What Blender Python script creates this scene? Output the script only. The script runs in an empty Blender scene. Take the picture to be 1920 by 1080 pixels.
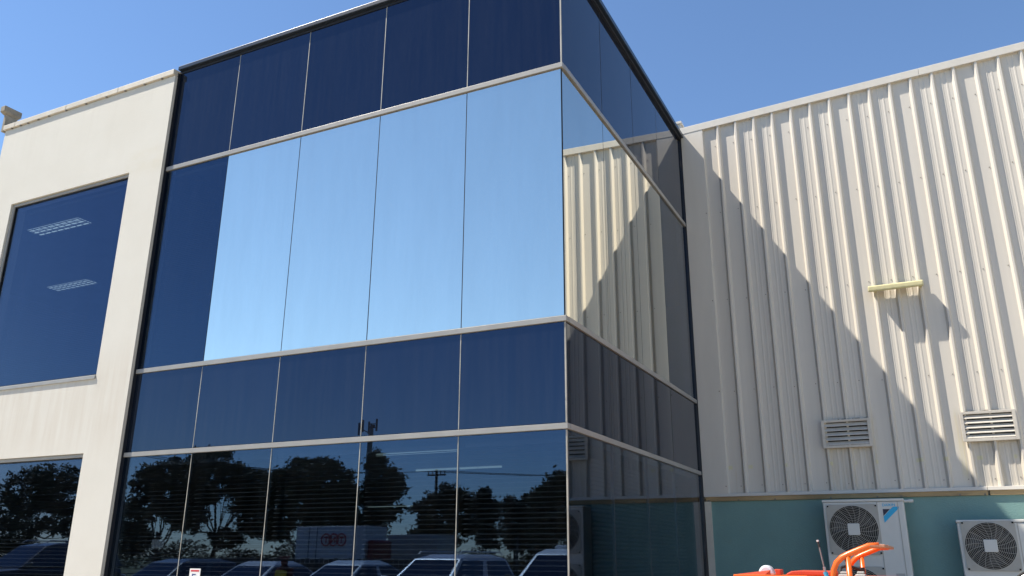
import bpy, bmesh, math, random
import numpy as np
from mathutils import Vector, Matrix

sc = bpy.context.scene
H = 1.6                      # eye height above the ground; "rel" heights below are measured from the eye
D = 5.0885                   # depth of the glass box: the warehouse wall stands this far behind its front
SUN = Vector((-2.2, -1.0, 3.63)).normalized()

# ---------------------------------------------------------------- camera
cam = bpy.data.cameras.new('camera')
cam.sensor_width = 36.0
cam.lens = 1554.9 / 1920 * 36.0
cam.clip_start = 0.05
cam.clip_end = 2000
camo = bpy.data.objects.new('camera', cam)
sc.collection.objects.link(camo)
R = Matrix(((0.89734162, 0.44130034, 0.00565907),
            (0.13141873, -0.27942425, 0.95113154),
            (0.42131595, -0.85274621, -0.30873414)))
camo.matrix_world = Matrix.Translation((2.9769, -7.2, H)) @ R.transposed().to_4x4()
sc.camera = camo

# ---------------------------------------------------------------- sky, sun, exposure
world = bpy.data.worlds.new('World')
sc.world = world
world.use_nodes = True
wn = world.node_tree
sky = wn.nodes.new('ShaderNodeTexSky')
sky.sky_type = 'NISHITA'
sky.sun_disc = False
sky.sun_elevation = math.asin(SUN.z)
sky.sun_rotation = math.atan2(SUN.x, SUN.y)
sky.altitude = 50
sky.air_density = 1.0
sky.dust_density = 0.0
sky.ozone_density = 4.5
hsv = wn.nodes.new('ShaderNodeHueSaturation')      # even over the whole sky
hsv.inputs['Saturation'].default_value = 1.03
wn.links.new(sky.outputs[0], hsv.inputs['Color'])
wn.links.new(hsv.outputs[0], wn.nodes['Background'].inputs[0])
wn.nodes['Background'].inputs[1].default_value = 0.107
sl = bpy.data.lights.new('sun', 'SUN')
sl.energy = 4.9
sl.angle = math.radians(0.53)
sl.color = (1.0, 0.915, 0.79)
slo = bpy.data.objects.new('sun', sl)
sc.collection.objects.link(slo)
slo.rotation_euler = SUN.to_track_quat('Z', 'Y').to_euler()
slo.location = (-20, -12, 40)
vs = sc.view_settings
vs.view_transform = 'Standard'
vs.look = 'None'
vs.gamma = 1
vs.use_curve_mapping = False
vs.exposure = 0.84
sc.cycles.max_bounces = 10
sc.cycles.transparent_max_bounces = 16
sc.cycles.caustics_reflective = False
sc.cycles.caustics_refractive = False

# ---------------------------------------------------------------- materials
MATS = {}

def nodes(name):
    m = bpy.data.materials.new(name)
    m.use_nodes = True
    nt = m.node_tree
    return m, nt, nt.nodes['Principled BSDF'], nt.nodes['Material Output']

def mix_col(nt, fac, a, b, blend='MIX'):
    n = nt.nodes.new('ShaderNodeMix')
    n.data_type = 'RGBA'
    n.blend_type = blend
    for sock, v in ((n.inputs[0], fac), (n.inputs[6], a), (n.inputs[7], b)):
        if hasattr(v, 'links') or hasattr(v, 'is_output'):
            nt.links.new(v, sock)
        elif isinstance(v, (int, float)):
            sock.default_value = v
        else:
            sock.default_value = (*v, 1)
    return n.outputs[2]

def noise(nt, scale, stretch=(1, 1, 1), detail=4, rough=0.6, lo=0.35, hi=0.65):
    tc = nt.nodes.new('ShaderNodeTexCoord')
    mp = nt.nodes.new('ShaderNodeMapping')
    mp.inputs['Scale'].default_value = stretch
    nz = nt.nodes.new('ShaderNodeTexNoise')
    nz.inputs['Scale'].default_value = scale
    nz.inputs['Detail'].default_value = detail
    nz.inputs['Roughness'].default_value = rough
    rp = nt.nodes.new('ShaderNodeMapRange')
    rp.inputs[1].default_value = lo
    rp.inputs[2].default_value = hi
    nt.links.new(tc.outputs['Object'], mp.inputs[0])
    nt.links.new(mp.outputs[0], nz.inputs['Vector'])
    nt.links.new(nz.outputs[0], rp.inputs[0])
    return rp.outputs[0]

def zband(nt, z0, z1, soft):
    """1 inside world heights z0..z1, soft edges"""
    g = nt.nodes.new('ShaderNodeNewGeometry')
    s = nt.nodes.new('ShaderNodeSeparateXYZ')
    nt.links.new(g.outputs['Position'], s.inputs[0])
    a = nt.nodes.new('ShaderNodeMapRange')
    a.inputs[1].default_value, a.inputs[2].default_value = z0 - soft, z0
    b = nt.nodes.new('ShaderNodeMapRange')
    b.inputs[1].default_value, b.inputs[2].default_value = z1 + soft, z1
    nt.links.new(s.outputs[2], a.inputs[0])
    nt.links.new(s.outputs[2], b.inputs[0])
    m = nt.nodes.new('ShaderNodeMath')
    m.operation = 'MULTIPLY'
    nt.links.new(a.outputs[0], m.inputs[0])
    nt.links.new(b.outputs[0], m.inputs[1])
    return m.outputs[0]

def xband(nt, x0, x1, soft):
    """1 inside world x0..x1, soft edges"""
    g = nt.nodes.new('ShaderNodeNewGeometry')
    s = nt.nodes.new('ShaderNodeSeparateXYZ')
    nt.links.new(g.outputs['Position'], s.inputs[0])
    a = nt.nodes.new('ShaderNodeMapRange')
    a.inputs[1].default_value, a.inputs[2].default_value = x0 - soft, x0
    b = nt.nodes.new('ShaderNodeMapRange')
    b.inputs[1].default_value, b.inputs[2].default_value = x1 + soft, x1
    nt.links.new(s.outputs[0], a.inputs[0])
    nt.links.new(s.outputs[0], b.inputs[0])
    return mul(nt, a.outputs[0], b.outputs[0])

def mul(nt, a, b):
    m = nt.nodes.new('ShaderNodeMath')
    m.operation = 'MULTIPLY'
    for i, v in ((0, a), (1, b)):
        if isinstance(v, (int, float)):
            m.inputs[i].default_value = v
        else:
            nt.links.new(v, m.inputs[i])
    return m.outputs[0]

def bump(nt, p, fac, strength, dist=0.01):
    b = nt.nodes.new('ShaderNodeBump')
    b.inputs['Strength'].default_value = strength
    b.inputs['Distance'].default_value = dist
    nt.links.new(fac, b.inputs['Height'])
    nt.links.new(b.outputs[0], p.inputs['Normal'])

def mat(name, col, rough=0.6, metal=0.0, var=0.15, scale=3.0, stretch=(1, 1, 1), bmp=0.0, bscale=60, spec=0.5, dirt=None, coat=0.0):
    if name in MATS:
        return MATS[name]
    m, nt, p, out = nodes(name)
    dark = tuple(c * (1 - var) for c in col)
    f = noise(nt, scale, stretch)
    c = mix_col(nt, f, dark, col)
    if dirt:
        c = mix_col(nt, mul(nt, noise(nt, scale * 2.3, stretch, 6, 0.7, 0.52, 0.8), dirt[1]), c, dirt[0])
    nt.links.new(c, p.inputs['Base Color'])
    p.inputs['Roughness'].default_value = rough
    p.inputs['Metallic'].default_value = metal
    p.inputs['Specular IOR Level'].default_value = spec
    if coat:
        p.inputs['Coat Weight'].default_value = coat
        p.inputs['Coat Roughness'].default_value = 0.05
    if bmp:
        bump(nt, p, noise(nt, bscale, (1, 1, 1), 3, 0.5, 0.2, 0.8), bmp)
    MATS[name] = m
    return m

def render_mat():
    m, nt, p, out = nodes('painted_render')
    c = mix_col(nt, noise(nt, 1.1, (1, 1, 1), 5, 0.6, 0.3, 0.7), (0.585, 0.565, 0.505), (0.615, 0.60, 0.545))
    streak = noise(nt, 2.6, (1.6, 1, 0.12), 5, 0.7, 0.5, 0.8)
    c = mix_col(nt, mul(nt, streak, 0.09), c, (0.50, 0.46, 0.385))
    # rain marks on the band under the upper window sill
    st2 = noise(nt, 5.0, (2.2, 1, 0.15), 4, 0.6, 0.35, 0.7)
    c = mix_col(nt, mul(nt, mul(nt, st2, zband(nt, H + 1.55, H + 2.2, 0.5)), 0.30), c, (0.45, 0.38, 0.30))
    pat = noise(nt, 3.2, (0.6, 1, 1.4), 5, 0.65, 0.36, 0.72)
    c = mix_col(nt, mul(nt, mul(nt, mul(nt, pat, zband(nt, H + 5.12, H + 5.30, 0.14)), xband(nt, -6.50, -5.95, 0.2)), 0.35), c, (0.50, 0.44, 0.28))
    drip = noise(nt, 6.0, (2.5, 1, 0.10), 4, 0.6, 0.50, 0.75)
    c = mix_col(nt, mul(nt, mul(nt, drip, zband(nt, H + 6.1, H + 6.5, 0.7)), 0.10), c, (0.42, 0.38, 0.32))
    spots = noise(nt, 14, (1, 1, 1), 6, 0.7, 0.66, 0.8)
    c = mix_col(nt, mul(nt, spots, 0.35), c, (0.45, 0.42, 0.36))
    nt.links.new(c, p.inputs['Base Color'])
    p.inputs['Roughness'].default_value = 0.85
    bump(nt, p, noise(nt, 3.5, (1, 1, 1), 4, 0.55, 0.2, 0.8), 0.10, 0.02)
    return m

def cladding_mat():
    m, nt, p, out = nodes('painted_steel_cladding')
    c = mix_col(nt, noise(nt, 3.5, (2.0, 1, 0.05), 5, 0.65, 0.3, 0.72), (0.575, 0.54, 0.48), (0.635, 0.60, 0.535))
    c = mix_col(nt, mul(nt, noise(nt, 1.3, (1, 1, 0.5), 4, 0.6, 0.45, 0.75), 0.25), c, (0.56, 0.53, 0.47))
    runs = noise(nt, 7, (3, 1, 0.1), 3, 0.6, 0.58, 0.72)
    c = mix_col(nt, mul(nt, mul(nt, runs, zband(nt, H + 0.9, H + 1.5, 0.25)), 0.35), c, (0.50, 0.40, 0.24))
    for (xa_, xb_, za_, zb_, k_, col_) in ((1.73, 2.36, 0.92, 1.44, 0.55, (0.40, 0.33, 0.22)), (3.44, 4.06, 0.92, 1.44, 0.55, (0.42, 0.35, 0.23)), (3.385, 3.425, 1.05, 1.80, 0.65, (0.60, 0.53, 0.28)), (2.375, 2.42, 1.30, 1.82, 0.5, (0.45, 0.39, 0.26))):
        st_ = noise(nt, 9, (2.5, 1, 0.18), 4, 0.65, 0.38, 0.75)
        c = mix_col(nt, mul(nt, mul(nt, mul(nt, st_, zband(nt, H + za_, H + zb_, 0.12)), xband(nt, xa_, xb_, 0.02)), k_), c, col_)
    chalk = noise(nt, 2.2, (3.3, 1, 0.01), 2, 0.4, 0.56, 0.60)
    c = mix_col(nt, mul(nt, mul(nt, chalk, zband(nt, H + 1.225, H + 1.262, 0.012)), 0.6), c, (0.62, 0.58, 0.30))
    nt.links.new(c, p.inputs['Base Color'])
    p.inputs['Roughness'].default_value = 0.42
    p.inputs['Specular IOR Level'].default_value = 0.4
    bump(nt, p, noise(nt, 2.2, (1.5, 1, 0.35), 2, 0.4, 0.2, 0.8), 0.10, 0.02)
    return m

def glass_mat(name, refl, trans=None, rough=0.0, base=(0.004, 0.006, 0.012), wave=0.012, dust=0.0, vary=0.07):
    """coated glazing: tinted mirror layer, plus either a see-through tint or an opaque dark backing"""
    m, nt, p, out = nodes(name)
    oi = nt.nodes.new('ShaderNodeObjectInfo')
    c1 = mix_col(nt, oi.outputs['Random'], tuple(c * (1 - vary) for c in refl), tuple(c * (1 + vary) for c in refl))
    smear = noise(nt, 2.0, (1.5, 1.5, 0.25), 5, 0.7, 0.3, 0.75)
    c1 = mix_col(nt, mul(nt, smear, 0.18), c1, tuple(c * 0.6 for c in refl))
    nt.links.new(c1, p.inputs['Base Color'])
    p.inputs['Metallic'].default_value = 1.0
    p.inputs['Roughness'].default_value = rough
    bump(nt, p, noise(nt, 0.55, (1, 1, 0.6), 1, 0.3, 0.0, 1.0), wave, 0.05)
    add = nt.nodes.new('ShaderNodeAddShader')
    if trans:
        t = nt.nodes.new('ShaderNodeBsdfTransparent')
        t.inputs[0].default_value = (*trans, 1)
    else:
        t = nt.nodes.new('ShaderNodeBsdfDiffuse')
        t.inputs[0].default_value = (*base, 1)
    nt.links.new(p.outputs[0], add.inputs[0])
    nt.links.new(t.outputs[0], add.inputs[1])
    last = add.outputs[0]
    if dust:
        d = nt.nodes.new('ShaderNodeBsdfDiffuse')
        d.inputs[0].default_value = (0.5, 0.5, 0.48, 1)
        mx = nt.nodes.new('ShaderNodeMixShader')
        nt.links.new(mul(nt, noise(nt, 6, (2.5, 1, 0.12), 5, 0.7, 0.4, 0.8), dust), mx.inputs[0])
        nt.links.new(last, mx.inputs[1])
        nt.links.new(d.outputs[0], mx.inputs[2])
        last = mx.outputs[0]
    nt.links.new(last, out.inputs['Surface'])
    return m

def emit_mat(name, col, strength):
    m, nt, p, out = nodes(name)
    p.inputs['Base Color'].default_value = (0.8, 0.8, 0.8, 1)
    p.inputs['Emission Color'].default_value = (*col, 1)
    p.inputs['Emission Strength'].default_value = strength
    return m

M_RENDER = render_mat()
M_CLAD = cladding_mat()
M_SPAN = glass_mat('spandrel_glass', (0.035, 0.051, 0.081), dust=0.014)
M_VIS = glass_mat('tinted_vision_glass', (0.038, 0.058, 0.092), (0.40, 0.44, 0.48), dust=0.006)
M_WIN = glass_mat('tinted_window_glass', (0.038, 0.056, 0.094), (0.40, 0.44, 0.48), dust=0.006)
M_MIRROR = glass_mat('mirror_film_glass', (0.79, 0.785, 0.70), base=(0.01, 0.012, 0.012), wave=0.008, dust=0.012, vary=0.02)
M_ALU = mat('pale_aluminium', (0.30, 0.30, 0.29), 0.4, 0.0, 0.12, 4, (1, 1, 1), dirt=((0.30, 0.27, 0.22), 0.3))
M_ALUD = mat('grey_aluminium', (0.20, 0.20, 0.20), 0.45, 0.0, 0.2, 4)
M_DARKF = mat('dark_frame', (0.020, 0.022, 0.028), 0.4, 0.0, 0.3, 5)
M_FASC = mat('dark_blue_capping', (0.018, 0.028, 0.046), 0.3, 0.0, 0.2, 3)
M_SEAL = mat('black_sealant', (0.01, 0.01, 0.012), 0.6, 0.0, 0.2)
M_SEALW = mat('pale_joint_seal', (0.40, 0.39, 0.345), 0.6, 0.0, 0.35, 5, (1, 1, 0.5), dirt=((0.06, 0.055, 0.05), 0.85))
M_COPE = mat('cream_capping', (0.62, 0.57, 0.48), 0.55, 0.0, 0.12, 3, dirt=((0.30, 0.24, 0.17), 0.4))
M_SHADECAP = mat('shade_toned_capping', (0.30, 0.26, 0.20), 0.7, 0.0, 0.3, 8, dirt=((0.10, 0.08, 0.06), 0.6))  # capping colour darkened to carry the pier's shaded side, plus dirt patches
M_FLASH = mat('cladding_flashing', (0.63, 0.595, 0.53), 0.45, 0.0, 0.06, 3, (1, 1, 0.2), dirt=((0.36, 0.30, 0.22), 0.12))
M_TIMB = mat('weathered_batten', (0.46, 0.33, 0.17), 0.8, 0.0, 0.35, 5, (0.3, 1, 1), dirt=((0.14, 0.11, 0.07), 0.6))
M_TEAL = mat('teal_painted_block', (0.175, 0.305, 0.285), 0.75, 0.0, 0.10, 2.0, bmp=0.25, bscale=50, dirt=((0.16, 0.19, 0.16), 0.2))
M_SCREW = mat('screw_head', (0.22, 0.19, 0.15), 0.5, 0.3, 0.2)
M_VENT = mat('louvre_paint', (0.60, 0.56, 0.49), 0.5, 0.0, 0.12, 6, dirt=((0.33, 0.27, 0.20), 0.4))
M_BLACK = mat('void_black', (0.012, 0.012, 0.012), 0.9)
M_ACW = mat('condenser_paint', (0.60, 0.60, 0.57), 0.4, 0.0, 0.06, 2, dirt=((0.45, 0.42, 0.36), 0.2))
M_GRILL = mat('grille_plastic', (0.40, 0.385, 0.345), 0.5, 0.0, 0.10, 6, dirt=((0.30, 0.27, 0.22), 0.4))
M_FAN = mat('fan_blade', (0.03, 0.03, 0.032), 0.5)
M_LOGOB = mat('logo_cyan', (0.02, 0.40, 0.70), 0.5, var=0.05)
M_LOGOD = mat('logo_navy', (0.01, 0.012, 0.04), 0.5, var=0.05)
M_HOOD = mat('yellowed_plastic', (0.62, 0.57, 0.32), 0.45, 0.0, 0.12, 8)
M_ORANGE = mat('orange_machine_paint', (0.78, 0.13, 0.012), 0.28, 0.0, 0.15, 5, spec=0.5, dirt=((0.45, 0.14, 0.05), 0.35))
M_RED = mat('red_orange_panel', (0.52, 0.065, 0.025), 0.4, 0.0, 0.12, 4)
M_RUST = mat('worn_orange_plate', (0.42, 0.17, 0.09), 0.65, 0.0, 0.3, 14, dirt=((0.45, 0.36, 0.28), 0.7))
M_STEEL = mat('bare_steel', (0.55, 0.55, 0.53), 0.3, 0.9, 0.15)
M_GREYP = mat('grey_lever_plastic', (0.40, 0.41, 0.39), 0.5)
M_RUB = mat('black_rubber', (0.02, 0.02, 0.02), 0.7)
M_CYAN = mat('cyan_sleeve', (0.03, 0.42, 0.68), 0.45)
M_INT = mat('office_plaster', (0.30, 0.29, 0.27), 0.8)
M_CEIL = mat('office_ceiling', (0.35, 0.35, 0.33), 0.9)
M_CARPET = mat('office_carpet', (0.05, 0.055, 0.065), 0.95)
M_SLAT = mat('blind_slat', (0.30, 0.29, 0.27), 0.5, var=0.1)
M_LIGHT = emit_mat('fluorescent_diffuser', (0.86, 1.0, 0.95), 0.85)
M_LIGHT2 = emit_mat('fluorescent_tube', (0.80, 1.0, 0.90), 0.32)
M_PAPER = mat('paper', (0.75, 0.75, 0.73), 0.8, var=0.05)
M_PRED = mat('print_red', (0.60, 0.035, 0.05), 0.7)
M_PBLUE = mat('print_blue', (0.05, 0.08, 0.25), 0.7)
M_CONC = mat('yard_concrete', (0.50, 0.43, 0.33), 0.9, 0.0, 0.25, 0.6, bmp=0.3, bscale=30, dirt=((0.22, 0.205, 0.185), 0.4))
M_GRASS = mat('dry_grass_ground', (0.115, 0.125, 0.045), 0.95, 0.0, 0.4, 0.25)
M_ASPH = mat('asphalt', (0.055, 0.055, 0.055), 0.9, 0.0, 0.25, 0.7, bmp=0.3, bscale=60)
M_WHITEP = mat('white_paint', (0.75, 0.75, 0.73), 0.5)
M_BARK = mat('bark', (0.085, 0.062, 0.045), 0.9, 0.0, 0.4, 4)
M_WOODP = mat('pole_timber', (0.07, 0.055, 0.045), 0.9, 0.0, 0.3, 4)
M_GALV = mat('galvanised_steel', (0.22, 0.22, 0.22), 0.5, 0.3)
LEAF = [mat('leaf_dark_green', (0.045, 0.066, 0.026), 0.7, 0.0, 0.5, 1.2),
        mat('leaf_olive', (0.085, 0.082, 0.038), 0.7, 0.0, 0.5, 1.2),
        mat('leaf_grey_green', (0.070, 0.090, 0.055), 0.7, 0.0, 0.5, 1.2)]
M_CGLASS = glass_mat('car_glass', (0.10, 0.11, 0.12), base=(0.006, 0.007, 0.008), wave=0.0)

# ---------------------------------------------------------------- mesh helpers
COL = sc.collection

def wloc(o):
    v = Vector((0, 0, 0))
    while o is not None:
        v += o.location
        o = o.parent
    return v

def empty(name, loc=(0, 0, 0)):
    o = bpy.data.objects.new(name, None)
    o.location = loc
    o.empty_display_size = 0.2
    COL.objects.link(o)
    return o

def tag(o, label=None, cat=None, group=None, kind=None):
    if label:
        o['label'] = label
    if cat:
        o['category'] = cat
    if group:
        o['group'] = group
    if kind:
        o['kind'] = kind
    return o

class MB:
    """collects faces in world coordinates; build() links them as one mesh object"""
    def __init__(self):
        self.v = []
        self.f = []

    def add(self, verts, faces):
        n = len(self.v)
        self.v += [tuple(p) for p in verts]
        self.f += [tuple(i + n for i in f) for f in faces]
        return self

    def box(self, x0, x1, y0, y1, z0, z1):
        return self.add([(x0, y0, z0), (x1, y0, z0), (x1, y1, z0), (x0, y1, z0), (x0, y0, z1), (x1, y0, z1), (x1, y1, z1), (x0, y1, z1)],
                        [(0, 3, 2, 1), (4, 5, 6, 7), (0, 1, 5, 4), (1, 2, 6, 5), (2, 3, 7, 6), (3, 0, 4, 7)])

    def prism(self, poly, axis, a, b):
        """poly: list of 2D points; extruded along axis 'x','y' or 'z' from a to b"""
        def P(p, t):
            return {'x': (t, p[0], p[1]), 'y': (p[0], t, p[1]), 'z': (p[0], p[1], t)}[axis]
        n = len(poly)
        vs_ = [P(p, a) for p in poly] + [P(p, b) for p in poly]
        fs = [tuple(range(n))[::-1], tuple(range(n, 2 * n))]
        fs += [(i, (i + 1) % n, n + (i + 1) % n, n + i) for i in range(n)]
        return self.add(vs_, fs)

    def tube(self, pts, r, n=8, closed=False):
        pts = [Vector(p) for p in pts]
        rs = r if isinstance(r, (list, tuple)) else [r] * len(pts)
        m = len(pts)
        vs_, fs = [], []
        up = Vector((0.13, 0.31, 0.94)).normalized()
        for i, p in enumerate(pts):
            if closed:
                d = pts[(i + 1) % m] - pts[i - 1]
            else:
                d = pts[min(i + 1, m - 1)] - pts[max(i - 1, 0)]
            d.normalize()
            a = d.cross(up)
            if a.length < 0.05:
                a = d.cross(Vector((1, 0, 0)))
            a.normalize()
            b = d.cross(a)
            for k in range(n):
                t = 2 * math.pi * k / n
                vs_.append(p + (a * math.cos(t) + b * math.sin(t)) * rs[i])
        lim = m if closed else m - 1
        for i in range(lim):
            j = (i + 1) % m
            for k in range(n):
                k2 = (k + 1) % n
                fs.append((i * n + k, i * n + k2, j * n + k2, j * n + k))
        if not closed:
            fs.append(tuple(range(n))[::-1])
            fs.append(tuple(range((m - 1) * n, m * n)))
        return self.add(vs_, fs)

    def cyl(self, c, r, axis, a, b, n=24):
        poly = [(c[0] + r * math.cos(2 * math.pi * k / n), c[1] + r * math.sin(2 * math.pi * k / n)) for k in range(n)]
        return self.prism(poly, axis, a, b)

    def build(self, name, m, parent=None, bevel=0.0, smooth=False, kind=None, label=None):
        me = bpy.data.meshes.new(name)
        off = wloc(parent)
        me.from_pydata([(p[0] - off.x, p[1] - off.y, p[2] - off.z) for p in self.v], [], self.f)
        me.update()
        bm = bmesh.new()
        bm.from_mesh(me)
        bmesh.ops.recalc_face_normals(bm, faces=bm.faces)
        bm.to_mesh(me)
        bm.free()
        if smooth:
            for p in me.polygons:
                p.use_smooth = True
        me.materials.append(m)
        o = bpy.data.objects.new(name, me)
        COL.objects.link(o)
        o.parent = parent
        if bevel:
            b = o.modifiers.new('bevel', 'BEVEL')
            b.width = bevel
            b.segments = 2
            b.limit_method = 'ANGLE'
        if kind:
            o['kind'] = kind
        if label:
            o['label'] = label
        return o

def text_mesh(name, body, size, m, parent, loc, rot, extrude=0.001, bold=0.0):
    cu = bpy.data.curves.new(name, 'FONT')
    cu.body = body
    cu.size = size
    cu.extrude = extrude
    cu.offset = bold
    cu.align_x = 'LEFT'
    tmp = bpy.data.objects.new(name, cu)
    COL.objects.link(tmp)
    dg = bpy.context.evaluated_depsgraph_get()
    me = bpy.data.meshes.new_from_object(tmp.evaluated_get(dg))
    bpy.data.objects.remove(tmp)
    mw = Matrix.Translation(Vector(loc) - wloc(parent)) @ rot.to_4x4()
    me.transform(mw)
    me.materials.clear()
    me.materials.append(m)
    o = bpy.data.objects.new(name, me)
    COL.objects.link(o)
    o.parent = parent
    return o

def wall_mesh(xs, zs, holes, y0, y1):
    """slab between y0 (front) and y1 with rectangular openings given as cells (i,j) of the xs/zs grid"""
    mb = MB()
    nx, nz = len(xs) - 1, len(zs) - 1
    solid = lambda i, j: 0 <= i < nx and 0 <= j < nz and (i, j) not in holes
    for i in range(nx):
        for j in range(nz):
            if not solid(i, j):
                continue
            a, b, c, d = xs[i], xs[i + 1], zs[j], zs[j + 1]
            mb.add([(a, y0, c), (b, y0, c), (b, y0, d), (a, y0, d)], [(0, 1, 2, 3)])
            mb.add([(a, y1, c), (b, y1, c), (b, y1, d), (a, y1, d)], [(3, 2, 1, 0)])
            for (di, dj, q) in ((-1, 0, [(a, y0, c), (a, y1, c), (a, y1, d), (a, y0, d)]), (1, 0, [(b, y0, c), (b, y1, c), (b, y1, d), (b, y0, d)]),
                                (0, -1, [(a, y0, c), (b, y0, c), (b, y1, c), (a, y1, c)]), (0, 1, [(a, y0, d), (b, y0, d), (b, y1, d), (a, y1, d)])):
                if not solid(i + di, j + dj):
                    mb.add(q, [(0, 1, 2, 3)])
    bm = bmesh.new()
    vs_ = [bm.verts.new(p) for p in mb.v]
    for f in mb.f:
        bm.faces.new([vs_[i] for i in f])
    bmesh.ops.remove_doubles(bm, verts=bm.verts, dist=1e-5)
    out = MB()
    bm.verts.index_update()
    out.v = [tuple(v.co) for v in bm.verts]
    out.f = [tuple(v.index for v in f.verts) for f in bm.faces]
    bm.free()
    return out

# ================================================================ SETTING
MB().add([(-600, -600, 0), (600, -600, 0), (600, 600, 0), (-600, 600, 0)], [(0, 1, 2, 3)]).build('ground', M_GRASS, kind='structure')
MB().add([(-75, -24, 0.004), (40, -24, 0.004), (40, 40, 0.004), (-75, 40, 0.004)], [(0, 1, 2, 3)]).build('car_park', M_CONC, kind='structure')
MB().add([(-300, -36, 0.006), (300, -36, 0.006), (300, -28, 0.006), (-300, -28, 0.006)], [(0, 1, 2, 3)]).build('road', M_ASPH, kind='structure')
bays = MB()
for i in range(12):
    bays.box(-26.2 + i * 2.42, -26.1 + i * 2.42, -13.2, -8.2, 0.006, 0.010)
bays.build('bay_marking', M_WHITEP, kind='structure')

# ================================================================ OFFICE BUILDING (white wall + glass box)
ob = empty('office_building', (-5.9, 0, 0))
tag(ob, 'cream rendered office block with a two-storey blue mirror glass box at its corner', 'building')

WX0, WX1 = -9.68, -5.905      # white wall ends
WF = -0.09                    # its face, a little proud of the glass
xs = [WX0, -9.12, -6.545, WX1]
zs = [0.0, H - 1.0, H + 1.215, H + 2.188, H + 5.112, H + 6.50]
wall_mesh(xs, zs, {(1, 1), (1, 3)}, WF, 0.16).build('wall', M_RENDER, ob)
# side return and lower wing behind the wall's free end
MB().box(WX0, WX0 + 0.2, 0.205, 10.0, H + 6.252, H + 6.42).build('side_parapet', M_RENDER, ob)
# capping of the white wall: lengths with dark joints
cx = [WX0 - 0.03, -9.42, -8.2, -7.05, WX1 - 0.0]
for i in range(4):
    c = MB()
    c.prism([(WF - 0.032, H + 6.508), (WF - 0.032, H + 6.592), (0.2, H + 6.63), (0.2, H + 6.508)], 'x', cx[i] + 0.003, cx[i + 1] - 0.003)
    c.build('coping', M_COPE, ob, bevel=0.006)
cl = MB()
for x in (-9.5, -9.28, -9.1, -8.85, -8.6, -8.2, -7.75, -7.3, -6.9, -6.5, -6.15):
    cl.box(x - 0.014, x + 0.014, WF - 0.028, WF - 0.004, H + 6.494, H + 6.507)
cl.build('coping_clips', M_SCREW, ob, kind='stuff')
# pier with a flared cap at the free end of the wall
MB().box(-9.765, -9.712, -0.115, 0.075, H + 6.50, H + 6.80).build('pier', M_SHADECAP, ob)
pc = MB()
pc.add([(-9.775, -0.125, H + 6.80), (-9.705, -0.125, H + 6.80), (-9.705, 0.085, H + 6.80), (-9.775, 0.085, H + 6.80),
        (-9.795, -0.175, H + 6.84), (-9.685, -0.175, H + 6.84), (-9.685, 0.115, H + 6.84), (-9.795, 0.115, H + 6.84),
        (-9.795, -0.175, H + 6.935), (-9.685, -0.175, H + 6.935), (-9.685, 0.115, H + 6.935), (-9.795, 0.115, H + 6.935)],
       [(0, 3, 2, 1), (0, 1, 5, 4), (1, 2, 6, 5), (2, 3, 7, 6), (3, 0, 4, 7), (4, 5, 9, 8), (5, 6, 10, 9), (6, 7, 11, 10), (7, 4, 8, 11), (8, 9, 10, 11)])
pc.build('pier_cap', M_SHADECAP, ob, bevel=0.006)

def window(x0, x1, z0, z1, lab):
    """aluminium window set back in the opening: the frame is the part, pane and sill its pieces"""
    f = MB()
    t, ya, yb = 0.045, -0.060, 0.010
    f.box(x0 + 0.002, x0 + t, ya, yb, z0 + 0.002, z1 - 0.002)
    f.box(x1 - t, x1 - 0.002, ya, yb, z0 + 0.002, z1 - 0.002)
    f.box(x0 + t, x1 - t, ya, yb, z1 - t, z1 - 0.002)
    f.box(x0 + t, x1 - t, ya, yb, z0 + 0.002, z0 + t)
    w = f.build('window', M_ALU, ob, bevel=0.004, label=lab)
    MB().box(x0 + t, x1 - t, -0.030, -0.018, z0 + t, z1 - t).build('pane', M_WIN, w)
    g = MB()
    for (a, b, c, d) in ((x0 + t, x1 - t, z1 - t - 0.016, z1 - t), (x0 + t, x1 - t, z0 + t, z0 + t + 0.012), (x0 + t, x0 + t + 0.012, z0 + t, z1 - t), (x1 - t - 0.012, x1 - t, z0 + t, z1 - t)):
        g.box(a, b, -0.043, -0.031, c, d)
    g.build('gasket', M_SEAL, w)
    s = MB()
    s.prism([(WF - 0.02, z0 - 0.02), (WF - 0.02, z0 + 0.022), (-0.061, z0 + 0.040), (-0.061, z0 + 0.003), (WF + 0.002, z0 + 0.003), (WF - 0.002, z0 - 0.02)], 'x', x0 + 0.003, x1 - 0.003)
    s.build('sill', M_ALU, w)

window(-9.12, -6.545, H + 2.188, H + 5.112, 'upper window of the white wall with two ceiling lights behind it')
window(-9.12, -6.545, H - 1.0, H + 1.215, 'ground floor window of the white wall reflecting dark trees')

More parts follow.
